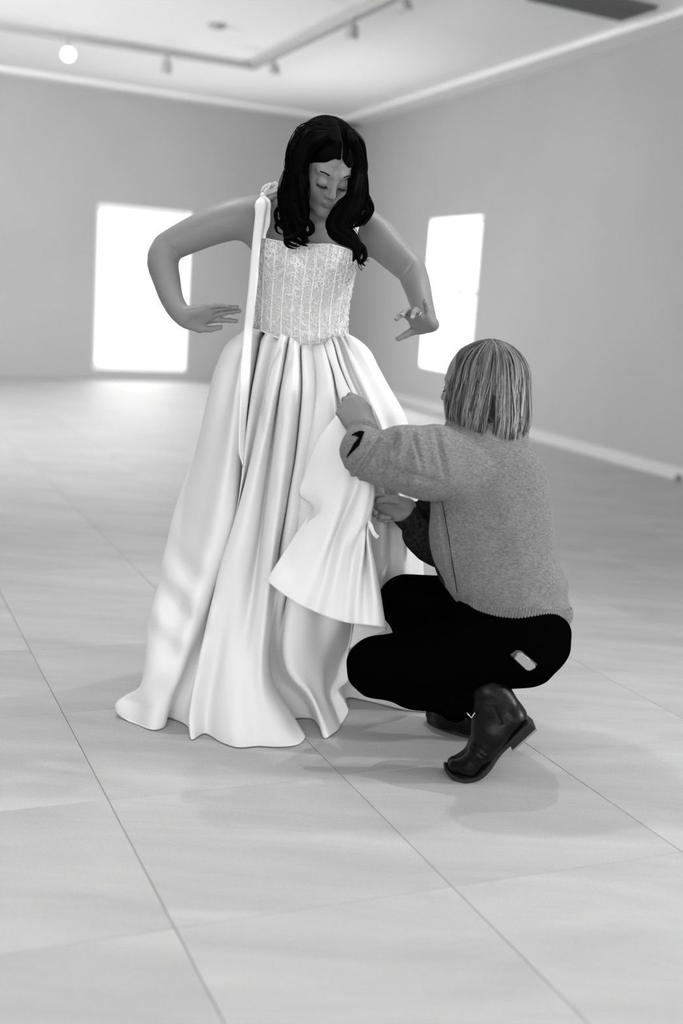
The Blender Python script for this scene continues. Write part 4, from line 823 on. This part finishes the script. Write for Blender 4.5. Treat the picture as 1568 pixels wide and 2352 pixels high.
# feet inside the boots
S.chain([q(1125, 1625, 2.93), q(1135, 1665, 2.93), q(1108, 1716, 2.93), q(1078, 1752, 2.935)], [.026, .022, .018, .012], .015)
S.chain([q(1050, 1630, 3.18), fl(1070, 1684)+[0, 0, .06], fl(1030, 1672)+[0, 0, .034]], [.026, .022, .016], .015)
V, Q = S.mesh(.0032); body2 = npmesh('body', V, Q, M['skin2']); keep(body2, helper)
for sx in (-1, 1):
    mb = MB()
    lid = [(sx*(.031+.0145*math.cos(a)), .0735+.0140*math.sin(a)*.86+.0015, -.0062-.0028*math.sin(a)) for a in np.linspace(math.pi, 0, 9)]; mb.tube([H2(*p) for p in lid], .0011, 5)
    mb.build('eyelash', M['lash'], body2, True)
# sweater
W = SDF()
W.ell(q(1122, 1215, 3.12), (.158, .135, .20), k=.05); W.ell(q(1112, 1095, 3.12), (.150, .125, .12), k=.05); W.ell(q(1172, 1340, 3.09), (.147, .147, .095), k=.05)
W.ell(q(1100, 1030, 3.12), (.115, .10, .065), k=.05); W.rc(q(1180, 1110, 3.11), q(1195, 1270, 3.09), .078, .085, .05)
W.rc(q(1055, 1330, 3.10), q(1115, 1362, 3.06), .030, .055, .03); W.rc(q(1278, 1352, 3.08), q(1240, 1350, 3.02), .020, .055, .03); W.rc(q(1180, 1375, 2.99), q(1100, 1345, 3.02), .035, .035, .04)
W.rc(q(1078, 990, 3.12), q(1165, 1000, 3.12), .064, .050, .03)       # soft collar roll
# near sleeve
W.chain([q(1040, 1070, 3.05), q(985, 1062, 3.02), q(930, 1055, 2.99), q(882, 1052, 2.975)], [.095, .090, .078, .068], .03)
W.rc(q(842, 1050, 2.965), q(832, 1030, 2.975), .059, .056, .016); W.rc(q(832, 1030, 2.975), q(830, 1004, 3.005), .050, .036, .02)
SEAM = [(q(1035, 985, 2.95), q(1010, 1060, 2.9)), (q(978, 975, 2.93), q(1000, 1080, 2.9)), ]
FOLDS = [((905, 1000), (872, 1100), .0075, .009), ((868, 1012), (815, 1100), .009, .007), ((915, 1000), (903, 1045), .010, .007), ((945, 1010), (928, 1110), .006, .012), ((950, 995), (968, 1075), .006, .006),
         ((1000, 990), (1022, 1090), .005, .008), ((985, 1100), (900, 1080), .004, .012), ((1045, 975), (1140, 1060), .004, .014), ((1005, 1142), (1030, 1300), .0035, .005), ((1030, 1300), (1060, 1390), .0035, .005), ((845, 1020), (800, 1085), .005, .008)]
FS = [(np.array(a, float), np.array(b, float), d, w_) for a, b, d, w_ in FOLDS]
def wool_post(P, D):
    v = P-CAM; dd = v@FW; px = 784+F_PX*(v@CR)/dd; py = 1176-F_PX*(v@CU)/dd; nr = P[:, 1] < 3.09
    for a, b, dep, wd in FS:
        ab = b-a; X = np.stack([px, py], 1); t = np.clip(((X-a)@ab)/(ab@ab), 0, 1); dist = np.linalg.norm(X-a-t[:, None]*ab, axis=1)/F_PX*3.05
        D = D+dep*np.exp(-(dist/wd)**2)*np.sin(np.pi*np.clip(t*.9+.08, 0, 1))**.7*nr-dep*.35*np.exp(-((dist-wd*1.7)/wd)**2)*nr
    return D+.0022*np.sin(px*.055+py*.021)*np.sin(py*.043-px*.013)*nr
_u = np.array([.10, .10, 1.]); _u /= np.linalg.norm(_u); _ax = np.array([1, .0, -.06]); _ax -= _u*(_ax@_u); _ax /= np.linalg.norm(_ax); _ay = np.cross(_u, _ax); _hc = q(1178, 1400, 3.085)
W.chain([_hc+_u*.026+_ax*math.cos(a)*.114+_ay*math.sin(a)*.124 for a in np.linspace(0, 2*math.pi, 17)], [.024]*17, .03)
W.post = wool_post
V, Q = W.mesh(.0034); sweater = npmesh('sweater', V, Q, M['wool']); keep(sweater, helper)
# dark star-like knitted patch near the cuff
def on_surf(x, y): return raysurf(W, x, y, 2.75, 3.15)
out_ = [(806, 1000), (813, 994), (823, 990), (830, 989), (837, 991), (833, 1001), (829, 1012), (824, 1024), (815, 1032), (808, 1039), (802, 1046), (795, 1053), (797, 1045), (802, 1037), (807, 1028), (812, 1018), (819, 1010), (823, 1005), (815, 1001)]
cx_, cy_ = 820, 1012
def inpoly(x, y, P):
    c = False; n = len(P)
    for i in range(n):
        x1, y1 = P[i]; x2, y2 = P[i-1]
        if (y1 > y) != (y2 > y) and x < (x2-x1)*(y-y1)/(y2-y1)+x1: c = not c
    return c
mb = MB(); ids = {}
st = 1.6
for i in range(0, 30):
    for j in range(0, 42):
        x, y = 792+i*st, 986+j*st
        if not inpoly(x+st/2, y+st/2, out_): continue
        f_ = []
        for a, b in ((i, j), (i+1, j), (i+1, j+1), (i, j+1)):
            if (a, b) not in ids:
                p = on_surf(792+a*st, 986+b*st); p = p if p is not None else at(792+a*st, 986+b*st, 3.0); v = CAM-p; ids[(a, b)] = len(mb.v); mb.v.append(p+v/np.linalg.norm(v)*.0018)
            f_.append(ids[(a, b)])
        mb.f.append(f_)
mb.build('knitted_patch', M['patch'], None, True).parent = sweater
# ribbed hem, cuffs
def rib_band(name, ringf, n, rows, amp, m, parent):
    V_ = []
    for i in range(n*4):
        a = 2*math.pi*i/(n*4); k = (0, .7, 1, .7)[i % 4]
        for t in np.linspace(0, 1, rows): c, out = ringf(a, t); V_.append(c+out*amp*k)
    o = npmesh(name, V_, grid_faces(n*4, rows, True), m, solid=.002); keep(o, helper); o.parent = parent; o.matrix_parent_inverse = Matrix.Identity(4)
    return o
sw_off = Vector(helper.location)
HCn = q(1178, 1408, 3.085); upw = np.array([.10, .10, 1.]); upw /= np.linalg.norm(upw); ax_ = np.array([1, .0, -.06]); ax_ -= upw*(ax_@upw); ax_ /= np.linalg.norm(ax_); ay_ = np.cross(upw, ax_)
def hemring(a, t):
    o = ax_*math.cos(a)*.144+ay_*math.sin(a)*.156; sc_ = 1.0+.04*math.sin(math.pi*min(1, t*1.3)); return HCn+o*sc_+upw*(.042-t*.055), o/np.linalg.norm(o)
sweater_children = []
def plain(mbv): pass
rb_ = rib_band('ribbed_hem', hemring, 120, 8, .0042, M['wool'], sweater)
def cuffring(c0, c1, r):
    c0 = np.array(c0); c1 = np.array(c1); ax = c1-c0; L = np.linalg.norm(ax); ax /= L; s_ = np.cross(ax, [0, 1, 0]); s_ /= np.linalg.norm(s_); t_ = np.cross(ax, s_)
    return lambda a, t: (c0+ax*L*t+(s_*math.cos(a)+t_*math.sin(a))*r*(1.0+.14*(1-t)), s_*math.cos(a)+t_*math.sin(a))
rib_band('ribbed_cuff', cuffring(q(830, 1008, 3.0), q(836, 978, 3.02), .0345), 40, 8, .0016, M['wool'], sweater)
# far sleeve and dark front of the sweater
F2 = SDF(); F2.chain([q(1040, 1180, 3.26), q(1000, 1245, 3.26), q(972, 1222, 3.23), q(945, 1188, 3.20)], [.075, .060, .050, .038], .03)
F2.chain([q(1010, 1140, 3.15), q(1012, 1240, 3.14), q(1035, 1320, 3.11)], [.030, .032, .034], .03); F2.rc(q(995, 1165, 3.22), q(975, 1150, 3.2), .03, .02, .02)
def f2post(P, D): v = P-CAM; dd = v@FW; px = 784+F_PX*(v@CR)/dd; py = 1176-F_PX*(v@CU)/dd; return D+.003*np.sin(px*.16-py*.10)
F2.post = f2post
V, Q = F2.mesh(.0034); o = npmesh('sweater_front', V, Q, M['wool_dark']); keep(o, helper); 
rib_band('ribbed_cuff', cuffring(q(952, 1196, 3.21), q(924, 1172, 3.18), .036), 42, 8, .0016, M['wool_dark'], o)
sm = MB(); sm.tube([p+(CAM-p)/np.linalg.norm(CAM-p)*.0012 for p in [on_surf(*c) for c in ((1015, 1150), (1022, 1190), (1031, 1240), (1038, 1290), (1045, 1330), (1050, 1362))] if p is not None], .0013, 5); sm.build('side_seam', M['wool_dark'], None, True).parent = sweater
# trousers
T_ = SDF()
T_.ell(q(1210, 1450, 3.06), (.102, .15, .105), k=.04); T_.rc(q(1205, 1480, 2.99), q(1225, 1468, 2.99), .105, .095, .03)
T_.chain([q(1195, 1482, 2.99), q(1080, 1500, 2.99), q(960, 1525, 2.99), q(868, 1530, 3.0)], [.105, .105, .088, .078], .03)
T_.chain([q(866, 1533, 3.0), q(960, 1572, 3.0), q(1050, 1602, 2.97), q(1130, 1612, 2.94)], [.076, .064, .050, .044], .02)
T_.chain([q(1180, 1430, 3.16), q(1060, 1400, 3.2), q(932, 1380, 3.23)], [.10, .095, .072], .03); T_.chain([q(930, 1382, 3.23), q(980, 1500, 3.21), q(1045, 1625, 3.18)], [.068, .060, .042], .02)
T_.chain([q(1090, 1440, 3.05), q(1180, 1450, 3.0)], [.08, .08], .04)
def tpost(P, D): v = P-CAM; dd = v@FW; px = 784+F_PX*(v@CR)/dd; py = 1176-F_PX*(v@CU)/dd; return D+.0012*np.sin(px*.05+py*.11)
T_.post = tpost
V, Q = T_.mesh(.0038); trousers = npmesh('trousers', V, Q, M['black']); keep(trousers, helper)
# belt loop and pocket edge
mb = MB(); mb.tube([q(1283, 1418, 2.95), q(1287, 1432, 2.95)], .003, 6); mb.build('belt_loop', M['black'], None, True).parent = trousers
# boots
def side(pts, Y, dY): return [np.array(at(x, y, Y(x, y) if callable(Y) else Y)) for x, y in pts]
NY = lambda x, y: 2.945-.0002*(x-1040)
def boot_near():
    Bt = SDF()
    for dy in (-.022, .022):
        w_ = np.array([0, dy, 0])
        Bt.chain([q(1043, 1757, NY(1043, 0))+w_*.7, q(1078, 1752, NY(1078, 0))+w_, q(1108, 1716, NY(1108, 0))+w_, q(1136, 1680, NY(1136, 0))+w_*.9, q(1172, 1648, NY(1172, 0))+w_*.7], [.0175, .0235, .030, .033, .033], .02)
    Bt.chain([q(1112, 1702, NY(1110, 0)), q(1126, 1668, NY(1120, 0)), q(1124, 1625, NY(1130, 0)), q(1122, 1588, NY(1130, 0))], [.034, .044, .043, .045], .02)
    Bt.rc(q(1180, 1646, NY(1180, 0)), q(1150, 1605, NY(1150, 0)), .031, .036, .02)
    cr = [((1083, 1718), (1108, 1738)), ((1092, 1708), (1114, 1730)), ((1135, 1625), (1150, 1660))]
    def bp(P, D):
        v = P-CAM; dd = v@FW; px = 784+F_PX*(v@CR)/dd; py = 1176-F_PX*(v@CU)/dd
        for a, b in cr:
            a = np.array(a, float); b = np.array(b, float); ab = b-a; X = np.stack([px, py], 1); t = np.clip(((X-a)@ab)/(ab@ab), 0, 1); D = D+.003*np.exp(-(np.linalg.norm(X-a-t[:, None]*ab, axis=1)/3.2)**2)
        return D
    Bt.post = bp; return Bt.mesh(.0024)
V, Q = boot_near(); boot = npmesh('boot', V, Q, M['leather']); keep(boot, helper); boot['label'] = 'near boot standing on its toe with the heel lifted'
up_e = [(1022, 1756), (1040, 1770), (1070, 1774), (1092, 1769), (1114, 1749), (1138, 1720), (1163, 1692), (1185, 1668), (1207, 1647)]
lo_e = [(1019, 1762), (1036, 1779), (1070, 1783), (1094, 1778), (1120, 1758), (1143, 1729), (1166, 1702), (1190, 1678), (1212, 1654)]
def sole(up_e, lo_e, NYf, half, m, name, parent, wprof=None):
    U = spl([(x, y, 0) for x, y in up_e], np.linspace(0, 1, 30)); L_ = spl([(x, y, 0) for x, y in lo_e], np.linspace(0, 1, 30)); V_ = []; mb = MB()
    for k in range(30):
        w_ = half*(wprof(k/29) if wprof else 1); a = at(U[k][0], U[k][1], NYf(U[k][0], 0)); b = at(L_[k][0], L_[k][1], NYf(L_[k][0], 0))
        mb.v += [a+[0, -w_, 0], a+[0, w_, 0], b+[0, w_, 0], b+[0, -w_, 0]]
    for k in range(29):
        for j in range(4): mb.f.append([k*4+j, k*4+(j+1) % 4, k*4+4+(j+1) % 4, k*4+4+j])
    mb.f += [[0, 1, 2, 3], [116, 119, 118, 117]]; o = mb.build(name, m, None, False); o.parent = parent; return o
wp = lambda t: .45+.55*math.sin(math.pi*min(1, .5*t/.22))**.8 if t < .22 else (1-.28*math.exp(-((t-.62)/.14)**2))
sole(up_e, lo_e, NY, .046, M['sole'], 'sole', boot, wp)
hb = MB(); pg = [at(x, y, NY(x, 0)) for x, y in ((1207, 1646), (1226, 1662), (1172, 1712), (1163, 1692))]; hb.prism(pg, -.036, .036, (0, 1, 0)); h_ = hb.build('heel', M['sole'], None, bevel=.003); h_.parent = boot
hb = MB(); pg = [at(x, y, NY(x, 0)) for x, y in ((1226, 1662), (1229, 1666), (1175, 1715), (1172, 1712))]; hb.prism(pg, -.036, .036, (0, 1, 0)); h_ = hb.build('heel_tip', M['heel_tip'], None); h_.parent = boot
for p_ in (((1072, 1637), (1082, 1649), (1090, 1637)), ((1112, 1652), (1117, 1660), (1114, 1670))):
    mb = MB().tube([at(x, y, 2.885) for x, y in p_], .0018, 6); mb.build('buckle', M['metal'], None, True).parent = boot
mb = MB().tube([at(x, y, 2.893) for x, y in ((1092, 1640), (1112, 1646), (1134, 1650), (1158, 1640))], .0035, 6); mb.build('strap', M['leather'], None, True).parent = boot
mb = MB(); mb.box(q(1153, 1592, 2.905), np.array([.004, .006, .014])); mb.build('pull_tab', M['phone'], None).parent = boot
# far boot flat on the floor
fY = lambda x, y: 3.33-.0022*(x-985)
Bt = SDF()
for dy in (-.018, .018):
    w_ = np.array([dy*.5, dy, 0]); Bt.chain([fl(1000, 1660)+w_*.7+[0, 0, .030], fl(1030, 1672)+w_+[0, 0, .034], fl(1066, 1682)+w_+[0, 0, .05], fl(1096, 1692)+w_*.8+[0, 0, .04]], [.026, .034, .040, .038], .02)
Bt.chain([fl(1075, 1684)+[0, 0, .06], q(1062, 1610, 3.18)], [.046, .048], .02)
V, Q = Bt.mesh(.0028); V[:, 2] = np.maximum(V[:, 2], .012); boot2 = npmesh('boot', V, Q, M['leather']); keep(boot2, helper); boot2['label'] = 'far boot flat on the floor'
mb = MB(); a = fl(1000, 1660); b = fl(1096, 1692); d = (b-a)/np.linalg.norm(b-a); s_ = np.array([-d[1], d[0], 0]); pg = []
for t in np.linspace(0, 2*math.pi, 24, endpoint=False): pg.append((a+b)/2+d*math.cos(t)*(np.linalg.norm(b-a)/2+.028)+s_*math.sin(t)*.043+np.array([0, 0, .001]))
mb.prism(pg, 0, .014, (0, 0, 1)); mb.build('sole', M['sole'], None).parent = boot2
# smartphone sticking out of the back pocket
ph = [(1171, 1504), (1186, 1493), (1196, 1494), (1232, 1525), (1231, 1532), (1216, 1540), (1208, 1538), (1180, 1514)]
YP = 2.875
phn = tag(empty('smartphone', tuple(q(1200, 1516, YP))), 'pale grey smartphone in a case poking out of the back pocket of the black trousers', 'smartphone', None)
mb = MB(); mb.prism([at(x, y, YP) for x, y in [(1180, 1512), (1188, 1502), (1196, 1501), (1229, 1528), (1229, 1533), (1216, 1540), (1208, 1538)]], -.004, .012, (0, 1, 0)); mb.build('back_shell', M['phone'], phn, bevel=.002)
mb = MB(); mb.prism([at(x, y, YP+.004) for x, y in [(1171, 1504), (1184, 1494), (1196, 1494), (1233, 1525), (1232, 1530), (1196, 1500), (1187, 1500), (1178, 1510)]], -.004, .014, (0, 1, 0)); mb.build('case_rim', M['phone_dark'], phn, bevel=.002)
mb = MB().tube([at(x, y, YP-.0045) for x, y in ((1182, 1507), (1190, 1500), (1197, 1500), (1228, 1526))], .0009, 5); mb.build('case_edge', M['metal'], phn, True)
# bob of streaked hair
HB = SDF(); HB.ell(H2(0, -.020, .038), (.066, .086, .078), RH2, .02); HB.ell(H2(0, -.045, -.045), (.066, .056, .105), RH2, .02)
HB.post = lambda P, D: np.maximum(D, ((P-HH)@RH2)[:, 1]-.035)
V, Q = HB.mesh(.004); hair2 = npmesh('hair', V, Q, mat('hair_root', .05, .6, .2)); keep(hair2, helper)
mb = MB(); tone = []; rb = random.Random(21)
c_crown = q(1118, 800, 3.13)
def bob_path(a0_, dr_, lift, lenf, dx=0, inn=1.):
    # a: direction round the head (0 = towards picture right, pi = left, -pi/2 towards the viewer)
    P_ = []
    rx = .092+lift; ry = .094+lift
    for t in np.linspace(0, 1, 22):
        a = a0_+dr_*(t-.5); ca_, sa_ = math.cos(a), math.sin(a)
        if t < .38:
            u_ = t/.38; th_ = u_*math.pi/2; r_ = math.sin(th_); z_ = math.cos(th_)*.094; fl_ = 0
        else: u_ = (t-.38)/.62; r_ = 1.0+.045*math.sin(u_*math.pi*.55)-inn*.14*max(0, u_-.62)**1.3*3; z_ = -u_*lenf
        P_.append(np.array([1118/1, 0, 0])*0+q(1117, 862, 3.13)+np.array([ca_*rx*r_+dx*.01*t+(.020*t if ca_ > 0 else .012*(1-t)), sa_*ry*r_, z_]))
    return P_
def clump(a, lift, lenf, n, base, jit, rs):
    dr_ = rb.gauss(0, .14)
    for k in range(n):
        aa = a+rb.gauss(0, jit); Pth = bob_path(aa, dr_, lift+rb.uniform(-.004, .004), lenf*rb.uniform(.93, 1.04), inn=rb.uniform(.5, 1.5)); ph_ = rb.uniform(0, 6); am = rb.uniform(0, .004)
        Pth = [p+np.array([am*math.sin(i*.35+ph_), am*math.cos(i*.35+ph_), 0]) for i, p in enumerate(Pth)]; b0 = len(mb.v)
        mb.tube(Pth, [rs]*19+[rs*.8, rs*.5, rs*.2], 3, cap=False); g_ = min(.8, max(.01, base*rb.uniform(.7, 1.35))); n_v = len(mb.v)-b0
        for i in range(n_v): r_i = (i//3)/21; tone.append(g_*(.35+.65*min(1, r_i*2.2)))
LEN = lambda a: .140+.020*math.cos(a)+.016*max(0, -math.sin(a))
for k in range(290):
    a = rb.uniform(-math.pi, math.pi) if k < 230 else rb.uniform(-2.3, -.6)
    if .75*math.pi < abs(a) and a > 0: pass
    fa = math.atan2(fw2[1], fw2[0]); df = abs((a-fa+math.pi) % (2*math.pi)-math.pi)
    light = rb.random(); base = .38 if light > .78 else (.12 if light > .4 else .035)
    clump(a, rb.uniform(0, .006)+(.003 if light > .72 else 0), (LEN(a)+rb.uniform(-.01, .006)) if df > .42 else .02+.25*max(0, df-.1), 9, base, .035, .00085)
for k in range(60):   # loose hairs
    a = rb.uniform(-math.pi, math.pi); df = abs((a-fa+math.pi) % (2*math.pi)-math.pi)
    if df < .3: continue
    clump(a, rb.uniform(.008, .014), LEN(a)+rb.uniform(-.02, .01), 1, .25, .02, .0004)
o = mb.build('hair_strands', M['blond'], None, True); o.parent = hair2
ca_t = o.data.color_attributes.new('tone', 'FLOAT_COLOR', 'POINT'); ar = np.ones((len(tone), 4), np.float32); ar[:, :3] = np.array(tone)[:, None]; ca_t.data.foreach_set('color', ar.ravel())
